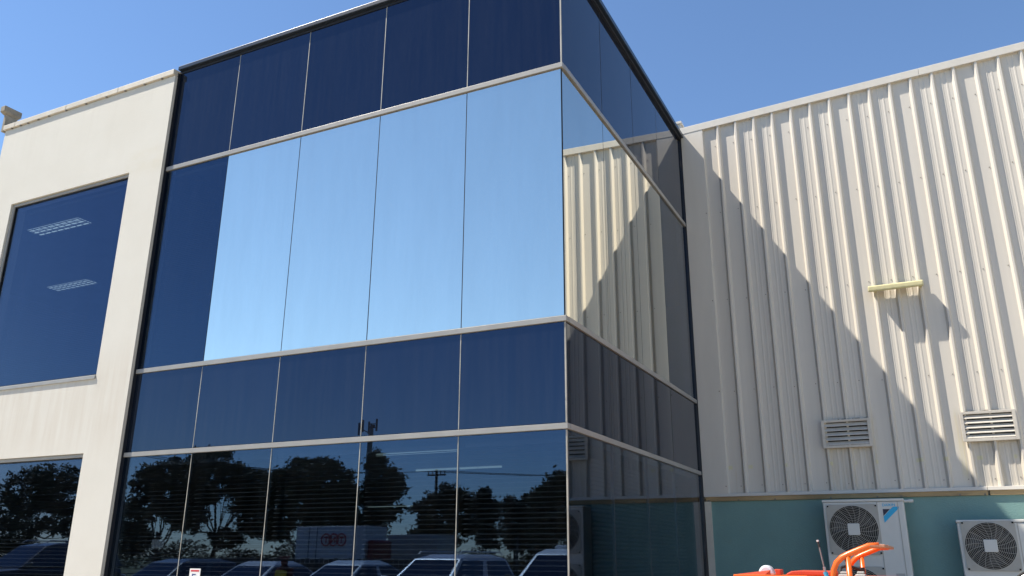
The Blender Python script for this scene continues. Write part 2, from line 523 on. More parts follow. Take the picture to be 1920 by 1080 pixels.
# ---- glass box
FX = [0.0, -1.165, -2.352, -3.555, -4.765, -5.90]
SY = [0.0, 1.262, 2.478, 3.655, D - 0.06]
ROWS = [(-H + 0.1, 1.138, 'vision'), (1.206, 2.183, 'spandrel'), (2.252, 5.020, 'upper'), (5.092, 6.560, 'spandrel')]
g = 0.0055
rnd = random.Random(4)
for (z0, z1, kind) in ROWS:
    for i in range(5):
        m = M_SPAN if kind == 'spandrel' else M_VIS if kind == 'vision' or i == 4 else M_MIRROR
        lab = {'spandrel': None, 'vision': None, 'upper': 'bright mirror-filmed pane full of pale sky' if i < 4 else 'dark blue unfilmed pane beside the mirror-filmed ones'}[kind]
        xa, xb = FX[i + 1] + (g if i < 4 else 0.004), FX[i] - (g if i else 0.012)
        # each sheet sits a hair differently in its frame
        t = [rnd.uniform(-0.0006, 0.0006) for _ in range(4)]
        p = MB().add([(xa, t[0], H + z0), (xb, t[1], H + z0), (xb, t[2], H + z1), (xa, t[0] + t[2] - t[1], H + z1),
                      (xa, 0.012, H + z0), (xb, 0.012, H + z0), (xb, 0.012, H + z1), (xa, 0.012, H + z1)],
                     [(0, 1, 2, 3), (7, 6, 5, 4), (0, 4, 5, 1), (1, 5, 6, 2), (2, 6, 7, 3), (3, 7, 4, 0)])
        p.build('glass_pane', m, ob, label=lab)
    for i in range(4):
        m = M_SPAN if kind == 'spandrel' else M_VIS if kind == 'vision' or i == 3 else M_MIRROR
        ya, yb = SY[i] + (g if i else 0.012), SY[i + 1] - g
        t = [rnd.uniform(-0.0006, 0.0006) for _ in range(4)]
        p = MB().add([(t[0], ya, H + z0), (t[1], yb, H + z0), (t[2], yb, H + z1), (t[0] + t[2] - t[1], ya, H + z1),
                      (-0.012, ya, H + z0), (-0.012, yb, H + z0), (-0.012, yb, H + z1), (-0.012, ya, H + z1)],
                     [(0, 1, 2, 3), (7, 6, 5, 4), (0, 4, 5, 1), (1, 5, 6, 2), (2, 6, 7, 3), (3, 7, 4, 0)])
        p.build('glass_pane', m, ob)
    # silicone / aluminium joints between sheets
    for i in range(1, 5):
        dark = kind == 'upper'
        MB().box(FX[i] - g + 0.001, FX[i] + g - 0.001, -0.002 if not dark else 0.003, 0.030, H + z0, H + z1).build('joint', M_SEAL if dark else M_SEALW, ob)
    for i in range(1, 4):
        MB().box(-0.030, -0.002 if kind != 'spandrel' else 0.001, SY[i] - g + 0.001, SY[i] + g - 0.001, H + z0, H + z1).build('joint', M_SEAL if kind != 'vision' else M_ALUD, ob)
    MB().box(-0.011, 0.003 if kind != 'upper' else -0.004, -0.003 if kind != 'upper' else 0.004, 0.011, H + z0, H + z1).build('corner_joint', M_SEALW if kind != 'upper' else M_SEAL, ob)
# transoms round the box
for (z0, z1) in ((1.140, 1.204), (2.185, 2.250), (5.022, 5.090)):
    MB().box(-5.896, 0.018, -0.022, 0.05, H + z0 + 0.004, H + z1 - 0.006).build('transom', M_ALU, ob, bevel=0.003)
    MB().box(-0.05, 0.022, 0.052, D - 0.06, H + z0 + 0.004, H + z1 - 0.006).build('transom', M_ALU, ob, bevel=0.003)
# jambs
MB().box(-5.950, -5.897, -0.045, 0.10, 0.0, H + 6.56).build('jamb', M_DARKF, ob)
MB().box(-0.06, 0.030, D - 0.058, D - 0.003, 0.0, H + 6.60).build('jamb', M_DARKF, ob)
# head frame and capping
MB().box(-5.90, 0.02, -0.012, 0.10, H + 6.562, H + 6.600).build('head_frame', M_DARKF, ob)
MB().box(-0.10, 0.025, 0.102, D - 0.06, H + 6.562, H + 6.600).build('head_frame', M_DARKF, ob)
MB().prism([(-0.06, H + 6.602), (-0.06, H + 6.662), (0.25, H + 6.69), (0.25, H + 6.602)], 'x', -5.903, 0.07).build('coping', M_FASC, ob, bevel=0.006, label='dark blue metal capping along the top of the glass box')
MB().prism([(0.07, H + 6.602), (0.07, H + 6.672), (-0.25, H + 6.69), (-0.25, H + 6.602)], 'y', 0.253, D - 0.002).build('coping', M_FASC, ob, bevel=0.006)
# roof, floors, ceilings and inner walls that close the rooms behind the glass
MB().box(-14.0, -0.10, 0.26, 10.0, H + 6.15, H + 6.25).build('roof', M_GALV, ob)
MB().box(-14.0, -0.06, 0.17, 10.0, H + 5.25, H + 5.35).build('ceiling', M_CEIL, ob)
MB().box(-14.0, -0.06, 0.17, 10.0, H + 1.90, H + 2.15).build('floor_slab', M_CARPET, ob)
MB().box(-14.0, -0.06, 0.17, 10.0, H + 1.085, H + 1.16).build('ceiling', M_CEIL, ob)
MB().box(-14.0, -0.06, 0.17, 10.0, 0.01, 0.06).build('floor_slab', M_CARPET, ob)
MB().box(-14.2, -0.06, 10.0, 10.2, 0.0, H + 6.30).build('back_wall', M_INT, ob)
MB().box(-14.2, -14.0, 0.3, 10.0, 0.0, H + 6.20).build('wing_wall', M_RENDER, ob)
MB().box(-13.99, WX0 - 0.01, 0.17, 0.3, 0.0, H + 6.20).build('wing_wall', M_RENDER, ob)
MB().box(-6.02, -5.97, 0.17, 3.0, H + 2.16, H + 5.24).build('partition_wall', M_INT, ob)
MB().box(-0.16, -0.07, D, 10.0, 0.0, H + 6.3).build('inner_wall', M_INT, ob)
# opaque backing behind spandrels and filmed sheets
MB().box(-5.90, -0.05, 0.105, 0.14, H + 5.10, H + 6.55).build('spandrel_backing', M_BLACK, ob)
MB().box(-5.90, -0.05, 0.105, 0.14, H + 1.20, H + 2.18).build('spandrel_backing', M_BLACK, ob)


# ================================================================ WAREHOUSE
wh = empty('warehouse', (6.0, D, 0))
tag(wh, 'cream ribbed metal clad warehouse with a teal painted base and sloping roof edge', 'building')
rake = lambda x: H + 6.74 + 0.040 * x       # roof edge climbs to the right
ZB = H + 0.875
WL = 13.0
RH = 0.048
core = MB()
core.add([(0.0, D + 0.012, ZB - 0.05), (WL, D + 0.012, ZB - 0.05), (WL, D + 0.012, rake(WL)), (0.0, D + 0.012, rake(0)),
          (0.0, D + 15, ZB - 0.05), (WL, D + 15, ZB - 0.05), (WL, D + 15, rake(WL)), (0.0, D + 15, rake(0))],
         [(0, 1, 2, 3), (5, 4, 7, 6), (4, 0, 3, 7), (1, 5, 6, 2), (3, 2, 6, 7), (4, 5, 1, 0)])
core.build('wall', M_FLASH, wh)
# ribbed sheets: three ribs each, two pans with swages and one plain lap pan
PITCH, X0 = 0.2866, 0.597
def rib(x):
    return [(x - 0.004, 0.0), (x + 0.026, -RH), (x + 0.050, -RH), (x + 0.074, 0.0)]
def sw(x):
    return [(x, 0.0), (x + 0.006, -0.0038), (x + 0.022, -0.0038), (x + 0.028, 0.0)]
def pan(x, swaged):
    if not swaged:
        return []
    return sw(x + 0.074 + 0.062) + sw(x + 0.074 + 0.128)
def sheet(profile, extra):
    mb = MB()
    n = len(profile)
    vs_ = [(px, D + py - extra, ZB) for px, py in profile] + [(px, D + py - extra, rake(px) - 0.03) for px, py in profile]
    mb.add(vs_, [(i, i + 1, n + i + 1, n + i) for i in range(n - 1)])
    return mb
prof = [(0.395, -0.0)] + rib(X0)
prof += [(X0 + PITCH - 0.0045, 0.0)]
sheet(prof, 0.0).build('cladding_sheet', M_CLAD, wh)
k = 1
while X0 + k * PITCH < WL - 1.0:
    prof = []
    for j in range(3):
        x = X0 + (k + j) * PITCH
        prof += rib(x) + pan(x, j < 2)
    prof += [(X0 + (k + 3) * PITCH - 0.0045, 0.0)]
    sheet(prof, 0.0).build('cladding_sheet', M_CLAD, wh)
    k += 3
# flat corner flashing against the glass box
fl = MB()
fl.add([(0.032, D - RH - 0.004, ZB), (0.385, D - RH - 0.004, ZB), (0.400, D - 0.002, ZB), (0.032, D - RH - 0.004, rake(0.03) - 0.03), (0.385, D - RH - 0.004, rake(0.385) - 0.03), (0.400, D - 0.002, rake(0.4) - 0.03)],
       [(0, 1, 4, 3), (1, 2, 5, 4)])
fl.build('corner_flashing', M_FLASH, wh)
# roof edge capping in lengths
xa = 0.03
while xa < WL - 0.1:
    xb = min(xa + 3.6, WL)
    c = MB()
    y0, y1 = D - RH - 0.010, D + 0.35
    lo, hi = -0.075, 0.045
    c.add([(xa, y0, rake(xa) + lo), (xb - 0.004, y0, rake(xb) + lo), (xb - 0.004, y1, rake(xb) + lo), (xa, y1, rake(xa) + lo),
           (xa, y0, rake(xa) + hi), (xb - 0.004, y0, rake(xb) + hi), (xb - 0.004, y1, rake(xb) + hi + 0.04), (xa, y1, rake(xa) + hi + 0.04)],
          [(0, 3, 2, 1), (4, 5, 6, 7), (0, 1, 5, 4), (1, 2, 6, 5), (2, 3, 7, 6), (3, 0, 4, 7)])
    c.build('roof_edge_capping', M_FLASH, wh, bevel=0.005)
    xa = xb
MB().box(-0.13, 0.022, D + 0.005, D + 0.25, H + 6.705, H + 6.90).build('capping_end', M_FLASH, wh)
MB().box(-0.16, 0.045, D - 0.02, D + 0.28, H + 6.902, H + 6.945).build('capping_end_cap', M_FLASH, wh, bevel=0.004)
# bottom flashing, batten and the painted base wall
xa = 0.034
for xb in (3.62, 7.5, WL):
    b = MB()
    b.prism([(D + 0.01, ZB + 0.012), (D - RH - 0.006, ZB + 0.004), (D - RH - 0.012, ZB - 0.038), (D + 0.01, ZB - 0.038)], 'x', xa, xb - 0.005)
    b.build('base_flashing', M_FLASH, wh)
    MB().box(xa + 0.02, xb - 0.006, D - 0.045, D + 0.01, ZB - 0.098, ZB - 0.040).build('batten', M_TIMB, wh)
    xa = xb
MB().box(0.05, WL, D - 0.018, D + 0.2, 0.0, ZB - 0.100).build('base_wall', M_TEAL, wh)
MB().box(0.034, 0.125, D - 0.050, D - 0.019, 0.0, ZB - 0.102).build('edge_strip', M_COPE, wh)
nails = MB()
for x in (0.10, 0.52, 1.02, 1.75, 2.33, 2.62, 3.3, 3.58, 4.4):
    nails.box(x - 0.012, x + 0.012, D - 0.053, D - 0.040, ZB - 0.098, ZB - 0.080)
nails.build('nail_heads', M_SCREW, wh, kind='stuff')
# fixing screws beside the ribs
scr = MB()
for kk in range(0, 36):
    x = X0 + kk * PITCH
    for z in (0.98, 2.35, 3.75, 5.2, 6.35):
        zz = H + z + rnd.uniform(-0.012, 0.012)
        xx = x - 0.030 + rnd.uniform(-0.006, 0.006)
        scr.cyl((xx, zz), 0.007, 'y', D - 0.007, D + 0.004, 6)
for z in (0.98, 2.35, 3.75, 5.2):
    scr.cyl((0.36, H + z), 0.0085, 'y', D - RH - 0.011, D - RH, 6)
scr.build('screws', M_SCREW, wh, kind='stuff')
# louvred vents
def vent(x0, lab):
    x1, z0, z1 = x0 + 0.633, H + 1.443, H + 1.825
    ya, yb = D - RH - 0.035, D - RH + 0.002
    t = 0.042
    f = MB()
    f.box(x0, x0 + t, ya, yb, z0, z1)
    f.box(x1 - t, x1, ya, yb, z0, z1)
    f.box(x0 + t, x1 - t, ya, yb, z1 - t * 0.8, z1)
    f.box(x0 + t, x1 - t, ya, yb, z0, z0 + t * 0.8)
    v = f.build('louvre_vent', M_VENT, wh, bevel=0.003, label=lab)
    n = 5
    s = (z1 - z0 - t * 1.6) / n
    for i in range(n):
        zz = z0 + t * 0.8 + i * s
        b = MB()
        b.prism([(ya + 0.003, zz + 0.004), (ya + 0.003, zz + 0.012), (yb - 0.001, zz + s * 0.86), (yb - 0.001, zz + s * 0.86 - 0.008)], 'x', x0 + t + 0.001, x1 - t - 0.001)
        b.build('blade', M_VENT, v)
    MB().box(x0 + 0.01, x1 - 0.01, yb + 0.001, yb + 0.006, z0 + 0.01, z1 - 0.01).build('backing', M_BLACK, v)
    q = MB()
    rr = random.Random(int(x0 * 100))
    for i in range(9):
        xx = x0 + 0.03 + rr.random() * 0.55
        q.box(xx, xx + rr.uniform(0.01, 0.06), ya + 0.010, yb, z1 + 0.0005, z1 + rr.uniform(0.004, 0.012))
    q.build('sealant_line', M_SCREW, v, kind='stuff')
vent(1.728, 'shaded louvre vent above the branded condenser')
vent(3.434, 'sunlit louvre vent at the right edge of the wall')

# ================================================================ WALL-MOUNTED HOOD LIGHT
hl = empty('hood_light', (2.90, D - RH, H + 3.6))
tag(hl, 'yellowed slim hood light casting a long shadow high on the ribbed metal wall', 'light fixture')
hb = MB()
yb_, yf_ = D - RH - 0.004, D - 0.212
hb.prism([(yb_, H + 3.678), (yb_, H + 3.612), (yf_ + 0.02, H + 3.545), (yf_, H + 3.560), (yf_, H + 3.622), (yf_ + 0.02, H + 3.636)], 'x', 2.555, 3.255)
hb.build('hood', M_HOOD, hl, bevel=0.012)
for x in (2.640, 3.215):
    MB().box(x - 0.02, x + 0.02, D - RH - 0.06, D - RH - 0.002, H + 3.57, H + 3.612).build('bracket', M_HOOD, hl)

# ================================================================ CONDENSERS
def condenser(name, x0, w, ztop, fan, split, fy, lab, logo):
    h = 1.53
    y0, y1 = D - 0.45, D - 0.12
    z0 = ztop - h
    t = empty(name, (x0 + w / 2, y0 + 0.16, z0))
    tag(t, lab, 'air conditioner', 'air conditioning condensers on the teal wall')
    MB().box(x0, x0 + w, y0, y1, z0, ztop - 0.034).build('casing', M_ACW, t, bevel=0.012)
    MB().box(x0 - 0.006, x0 + w + 0.006, y0 - 0.008, y1 + 0.004, ztop - 0.032, ztop).build('lid', M_ACW, t, bevel=0.006)
    xs_ = x0 + split
    MB().box(xs_ - 0.006, xs_ + 0.004, y0 - 0.004, y0 + 0.004, z0 + 0.02, ztop - 0.04).build('panel_seam', M_GRILL, t)
    MB().box(x0 + w - 0.075, x0 + w - 0.067, y0 - 0.004, y0 + 0.004, z0 + 0.02, ztop - 0.04).build('panel_seam', M_GRILL, t)
    MB().box(xs_ + 0.12, xs_ + 0.22, y0 - 0.004, y0 + 0.002, ztop - 0.95, ztop - 0.90).build('handle_recess', M_GREYP, t)
    for n_ in range(2):
        cz = ztop - fy - n_ * (fan + 0.155)
        cx_ = x0 + 0.035 + fan / 2 + 0.01
        hs = fan / 2 + 0.008
        # square surround with a round opening
        sq = MB()
        N = 48
        r = fan / 2 - 0.012
        ring_i, ring_o = [], []
        for a in range(N):
            th = 2 * math.pi * (a + 0.5) / N
            c_, s_ = math.cos(th), math.sin(th)
            mx_ = max(abs(c_), abs(s_))
            ring_i.append((cx_ + r * c_, cz + r * s_))
            ring_o.append((cx_ + hs * c_ / mx_, cz + hs * s_ / mx_))
        vv = [(p[0], y0 - 0.020, p[1]) for p in ring_i] + [(p[0], y0 - 0.016, p[1]) for p in ring_o] + [(p[0], y0 + 0.0, p[1]) for p in ring_o] + [(p[0], y0 - 0.003, p[1]) for p in ring_i]
        ff = []
        for a in range(N):
            b = (a + 1) % N
            ff += [(a, b, N + b, N + a), (N + a, N + b, 2 * N + b, 2 * N + a), (3 * N + b, 3 * N + a, a, b)]
        sq.add(vv, ff)
        gr = sq.build('fan_guard', M_GRILL, t)
        MB().cyl((cx_, cz), r + 0.004, 'y', y0 - 0.0035, y0 - 0.0015, 40).build('fan_opening', M_BLACK, t)
        # wire rings and swept spokes
        wr = MB()
        nr = 10
        for i in range(nr):
            rr = 0.085 + (r - 0.085) * (i + 0.3) / nr
            wr.tube([(cx_ + rr * math.cos(2 * math.pi * a / 40), y0 - 0.022, cz + rr * math.sin(2 * math.pi * a / 40)) for a in range(40)], 0.0026, 4, True)
        for i in range(20):
            a0 = 2 * math.pi * i / 20
            pts = []
            for s in range(6):
                rr = 0.06 + (r + 0.004 - 0.06) * s / 5
                aa = a0 + 0.30 * (s / 5)
                pts.append((cx_ + rr * math.cos(aa), y0 - 0.026, cz + rr * math.sin(aa)))
            wr.tube(pts, 0.0024, 4)
        wr.build('wire_grille', M_GRILL, gr)
        MB().box(cx_ - 0.072, cx_ + 0.072, y0 - 0.036, y0 - 0.024, cz - 0.072, cz + 0.072).build('hub_plate', M_ACW, gr, bevel=0.018)
        fb = MB()
        for i in range(3):
            a0 = 2 * math.pi * i / 3 + 0.4
            pts = [(cx_ + rr * math.cos(a0 + da), y0 - 0.006 - 0.008 * (da > 0.4), cz + rr * math.sin(a0 + da)) for rr, da in ((0.07, 0.0), (r * 0.92, -0.15), (r * 0.92, 0.75), (0.07, 0.9))]
            fb.add(pts, [(0, 1, 2, 3)])
        fb.build('fan_blades', M_FAN, gr)
        for sx in (-1, 1):
            for sz in (-1, 1):
                MB().box(cx_ + sx * (hs - 0.022) - 0.010, cx_ + sx * (hs - 0.022) + 0.010, y0 - 0.024, y0 - 0.017, cz + sz * (hs - 0.022) - 0.010, cz + sz * (hs - 0.022) + 0.010).build('clip', M_BLACK, gr)
    if logo:
        ly = y0 - 0.0015
        L = lambda pts, nm, m: MB().prism([(x0 + a, H + b) for a, b in pts], 'y', ly - 0.001, ly).build(nm, m, t)
        L([(0.715, 0.607), (0.800, 0.607), (0.715, 0.523)], 'emblem_triangle', M_LOGOD)
        L([(0.806, 0.607), (0.838, 0.635), (0.905, 0.635), (0.905, 0.615), (0.718, 0.440), (0.715, 0.515)], 'emblem_band', M_LOGOB)
        text_mesh('lettering', 'DAIKIN', 0.046, M_LOGOB, t, (x0 + 0.713, ly, H + 0.642), Matrix.Rotation(math.pi / 2, 3, 'X'), 0.0008, 0.0008)
    MB().box(x0 + 0.08, x0 + 0.13, y0 + 0.02, D - 0.02, z0 - 0.05, z0 - 0.002).build('bracket', M_GALV, t)
    MB().box(x0 + w - 0.13, x0 + w - 0.08, y0 + 0.02, D - 0.02, z0 - 0.05, z0 - 0.002).build('bracket', M_GALV, t)
    return t

condenser('condenser', 1.680, 0.965, H + 0.735, 0.605, 0.655, 0.372, 'tall white two-fan condenser with blue triangle emblem, behind the orange machine', True)
condenser('condenser', 3.205, 0.930, H + 0.463, 0.560, 0.640, 0.302, 'lower white condenser at the right edge, its far corner catching the sun', False)
# short pipe stub above the first condenser
ps = empty('pipe_stub', (2.70, D - 0.02, H + 0.725))
tag(ps, 'short pale pipe stub poking out beside the top of the branded condenser', 'pipe')
MB().tube([(2.645, D - 0.2, H + 0.712), (2.735, D - 0.2, H + 0.716)], 0.017, 10).build('pipe', M_ACW, ps)
MB().tube([(2.700, D - 0.2, H + 0.7145), (2.756, D - 0.2, H + 0.717)], 0.021, 10).build('collar', M_ACW, ps)
MB().tube([(2.70, D - 0.2, H + 0.73), (2.70, D - 0.02, H + 0.73)], 0.008, 6).build('bracket', M_GALV, ps)

# ================================================================ ORANGE MACHINE
om = empty('orange_machine', (2.15, 0, 0))
tag(om, 'bright orange wheeled machine with bent tube guard rails in front of the condenser', 'machine')
def rail(y):
    p = [(2.262, y, H - 0.62), (2.266, y, H - 0.30), (2.270, y, H - 0.15), (2.282, y, H - 0.075), (2.305, y, H - 0.025), (2.345, y, H + 0.012), (2.395, y, H + 0.036), (2.46, y, H + 0.062), (2.53, y, H + 0.090), (2.60, y, H + 0.094)]
    return MB().tube(p, 0.0205, 12)
for y in (-0.6, 0.6):
    r_ = rail(y).build('guard_rail', M_ORANGE, om, smooth=True)
    MB().tube([(2.385, y, H - 0.62), (2.385, y, H + 0.018)], 0.0185, 12).build('post', M_ORANGE, r_, smooth=True)
MB().box(2.535, 2.640, -0.62, 0.62, H + 0.078, H + 0.100).build('cross_plate', M_RUST, om, bevel=0.006)
MB().box(1.571, 2.66, -0.58, 0.58, H - 0.62, H - 0.128).build('deck', M_ORANGE, om, bevel=0.012)
wd = MB()
wd.add([(1.571, -0.595, H - 0.113), (1.80, -0.595, H - 0.113), (1.80, -0.35, H - 0.082), (1.60, 0.30, H - 0.113), (1.571, -0.595, H - 0.135), (1.80, -0.595, H - 0.135), (1.80, -0.35, H - 0.135), (1.60, 0.30, H - 0.135)],
       [(0, 1, 2, 3), (4, 7, 6, 5), (0, 4, 5, 1), (1, 5, 6, 2), (2, 6, 7, 3), (3, 7, 4, 0)])
wd.build('wing_plate', M_RED, om)
MB().box(1.575, 2.10, -0.625, -0.59, H - 0.20, H - 0.112).build('edge_bar', M_ORANGE, om, bevel=0.006)
MB().box(1.703, 1.776, 0.26, 0.40, H - 0.127, H - 0.083).build('latch_box', M_RED, om, bevel=0.006)
hd = MB()
hd.prism([(1.83, H - 0.127), (1.845, H - 0.110), (1.880, H - 0.094), (1.93, H - 0.089), (2.20, H - 0.091), (2.20, H - 0.127)], 'y', 0.15, 0.50)
hd.build('hood', M_RED, om, bevel=0.008)
dm = MB()
dp = [(1.711 + 0.062 * math.cos(a * math.pi / 12), H - 0.127 + 0.078 * math.sin(a * math.pi / 12)) for a in range(13)]
dm.prism(dp, 'y', -0.05, 0.07)
dm.build('lamp_dome', mat('milky_plastic', (0.66, 0.72, 0.76), 0.25), om, bevel=0.02)
for (x, zt) in ((2.335, -0.085), (2.448, -0.083)):
    MB().box(x - 0.035, x + 0.035, -0.52, -0.44, H - 0.127, H + zt - 0.018).build('valve_block', M_GREYP, om, bevel=0.008)
    MB().box(x - 0.022, x + 0.026, -0.50, -0.455, H + zt - 0.016, H + zt).build('lever_knob', M_GREYP, om, bevel=0.006)
MB().tube([(2.36, -0.1, H - 0.127), (2.34, -0.1, H - 0.05), (2.325, -0.1, H + 0.005)], 0.014, 8).build('lever', M_RUB, om)
MB().tube([(2.43, -0.1, H - 0.127), (2.43, -0.1, H - 0.058)], 0.022, 10).build('filler_cap', M_RUB, om)
for (x, y) in ((1.80, -0.62), (2.45, -0.62), (1.80, 0.62), (2.45, 0.62)):
    w_ = MB().cyl((x, 0.30), 0.30, 'y', y - 0.09, y + 0.09, 28).build('wheel', M_RUB, om, bevel=0.03)
    MB().cyl((x, 0.30), 0.16, 'y', y - 0.095, y + 0.095, 20).build('rim', M_GREYP, w_)
MB().box(1.62, 2.60, -0.5, 0.5, 0.34, H - 0.622).build('chassis', M_RED, om)
for (x, z) in ((2.56, 0.100), (2.61, 0.100)):
    for y in (-0.55, -0.30, 0.0, 0.30, 0.55):
        MB().cyl((x, y), 0.008, 'z', H + z, H + z + 0.006, 6).build('bolt', M_STEEL, om)
MB().tube([(2.30, -0.45, H - 0.127), (2.31, -0.40, H - 0.06), (2.35, -0.30, H - 0.045), (2.42, -0.25, H - 0.07), (2.46, -0.2, H - 0.127)], 0.011, 8).build('hose', M_RUB, om, smooth=True)
MB().box(1.90, 2.06, -0.627, -0.6255, H - 0.185, H - 0.130).build('warning_strip', M_RUB, om)
# telescopic pole standing on the machine
tp = empty('extension_pole', (2.193, -0.3, H - 0.13))
tag(tp, 'thin telescopic pole with a cyan sleeve leaning left beside the orange rails', 'pole')
MB().tube([(2.199, -0.3, H - 0.127), (2.189, -0.3, H - 0.092)], 0.017, 10).build('sleeve', M_CYAN, tp)
MB().tube([(2.189, -0.3, H - 0.092), (2.184, -0.3, H - 0.055)], 0.010, 8).build('ferrule', M_STEEL, tp)
MB().tube([(2.184, -0.3, H - 0.055), (2.165, -0.3, H + 0.085)], 0.0055, 8).build('shaft', M_ALUD, tp)
MB().tube([(2.165, -0.3, H + 0.085), (2.159, -0.3, H + 0.125)], 0.0075, 8).build('grip', M_RUB, tp)
MB().tube([(2.159, -0.3, H + 0.125), (2.157, -0.3, H + 0.137)], 0.0085, 8).build('tip', M_WHITEP, tp)
# unidentified round rimmed thing at the lower right corner; lens and stand invented
rl = empty('round_object', (3.475, -0.6, 0))
tag(rl, 'round reddish object with a pale rim at the lower right corner', 'object')
cc = (3.475, -0.6, H - 0.155)
MB().tube([(cc[0] + 0.082 * math.cos(a * math.pi / 16), cc[1] - 0.02, cc[2] + 0.082 * math.sin(a * math.pi / 16)) for a in range(32)], 0.009, 8, True).build('outer_rim', M_RUB, rl, smooth=True)
MB().tube([(cc[0] + 0.068 * math.cos(a * math.pi / 16), cc[1] - 0.026, cc[2] + 0.068 * math.sin(a * math.pi / 16)) for a in range(32)], 0.006, 8, True).build('inner_rim', M_STEEL, rl, smooth=True)
MB().cyl((cc[0], cc[2]), 0.066, 'y', cc[1] - 0.03, cc[1] + 0.03, 28).build('lens', mat('pinkish_disc', (0.42, 0.15, 0.12), 0.3), rl, bevel=0.02)
MB().tube([(cc[0], cc[1] + 0.02, cc[2] - 0.05), (cc[0], cc[1] + 0.02, 0.0)], 0.025, 10).build('stand', M_RUB, rl)

# ================================================================ BEHIND THE GLASS
def blind(x0, x1, z0, z1, y, lab, tilt=0.55, pitch=0.047, w=0.0225):
    t = empty('venetian_blind', ((x0 + x1) / 2, y, z1))
    tag(t, lab, 'blind', 'venetian blinds behind the office glass')
    MB().box(x0, x1, y - 0.02, y + 0.02, z1 - 0.045, z1).build('head_rail', M_SLAT, t)
    s = MB()
    z = z1 - 0.07
    rr = random.Random(int(x0 * 77))
    while z > z0:
        a = tilt + rr.uniform(-0.06, 0.06)
        dy, dz = w * math.cos(a), w * math.sin(a)
        sag = rr.uniform(-0.002, 0.002)
        s.add([(x0, y - dy, z - dz), (x1, y - dy, z - dz + sag), (x1, y + dy, z + dz + sag), (x0, y + dy, z + dz)], [(0, 1, 2, 3)])
        z -= pitch
    s.build('slats', M_SLAT, t, kind='stuff')
    cd = MB()
    for x in (x0 + 0.15, x1 - 0.15):
        cd.tube([(x, y - 0.024, z0), (x, y - 0.024, z1 - 0.04)], 0.0015, 4)
    cd.build('cords', M_SLAT, t)
ords = ['rightmost', 'fourth from left', 'middle', 'second from left', 'leftmost']
for i in range(5):
    blind(FX[i + 1] + 0.03, FX[i] - 0.03, 0.35, H + 1.08, 0.10, 'venetian blind behind the %s ground floor pane of the glass front' % ords[i], 0.28)
blind(-9.06, -6.60, H - 0.95, H + 1.15, 0.20, 'venetian blind in the ground floor window of the white wall', 0.28)
blind(-9.06, -6.60, H + 2.25, H + 5.08, 0.20, 'venetian blind in the upper window of the white wall', 0.10, 0.027, 0.0075)
blind(-5.86, -4.80, H + 2.28, H + 5.0, 0.10, 'faint venetian blind behind the dark upper pane of the glass box', 0.10, 0.027, 0.0075)
for i in range(1, 4):
    t_ = empty('venetian_blind', (-0.26, (SY[i] + SY[i + 1]) / 2, H + 1.08))
    tag(t_, 'venetian blind behind the ground floor pane of the glass box side, %s' % ['', 'second from the corner', 'third from the corner', 'next to the warehouse'][i], 'blind', 'venetian blinds behind the office glass')
    s = MB()
    z = H + 1.0
    while z > 0.4:
        s.add([(-0.28, SY[i] + 0.03, z - 0.012), (-0.28, SY[i + 1] - 0.03, z - 0.012), (-0.24, SY[i + 1] - 0.03, z + 0.012), (-0.24, SY[i] + 0.03, z + 0.012)], [(0, 1, 2, 3)])
        z -= 0.047
    s.build('slats', M_SLAT, t_, kind='stuff')

def troffer(x0, x1, y0, y1, zc, lab):
    t = empty('ceiling_light', ((x0 + x1) / 2, (y0 + y1) / 2, zc))
    tag(t, lab, 'ceiling light', 'ceiling lights in the office')
    MB().box(x0, x1, y0, y1, zc - 0.012, zc - 0.001).build('diffuser', M_LIGHT, t)
    f = MB()
    for a in np.linspace(x0, x1, 9):
        f.box(a - 0.006, a + 0.006, y0, y1, zc - 0.022, zc - 0.0125)
    for b in np.linspace(y0, y1, 4):
        f.box(x0 - 0.012, x1 + 0.012, b - 0.008, b + 0.008, zc - 0.0222, zc - 0.0123)
    f.build('louvre_grid', M_ALU, t)
troffer(-10.23, -8.97, 0.92, 1.17, H + 5.249, 'nearer of two louvred ceiling lights behind the upper window')
troffer(-12.84, -11.66, 3.16, 3.41, H + 5.249, 'farther of two louvred ceiling lights behind the upper window')
troffer(-7.20, -6.05, 0.95, 1.20, H + 5.249, 'faint louvred ceiling light behind the dark upper pane of the glass box')
def strip(x0, x1, y, lab):
    t = empty('strip_light', ((x0 + x1) / 2, y, H + 1.08))
    tag(t, lab, 'ceiling light', 'strip lights in the ground floor office')
    MB().box(x0, x1, y - 0.05, y + 0.05, H + 1.05, H + 1.084).build('housing', M_ALU, t)
    MB().tube([(x0 + 0.02, y, H + 1.035), (x1 - 0.02, y, H + 1.035)], 0.013, 8).build('tube', M_LIGHT2, t)
strip(-2.34, -1.29, 0.26, 'lit strip light nearest the glass, under the lowest transom')
strip(-2.85, -1.60, 1.85, 'second lit strip light behind the ground floor glass')
strip(-8.20, -7.00, 8.30, 'deep lit strip light seen low behind the ground floor glass')
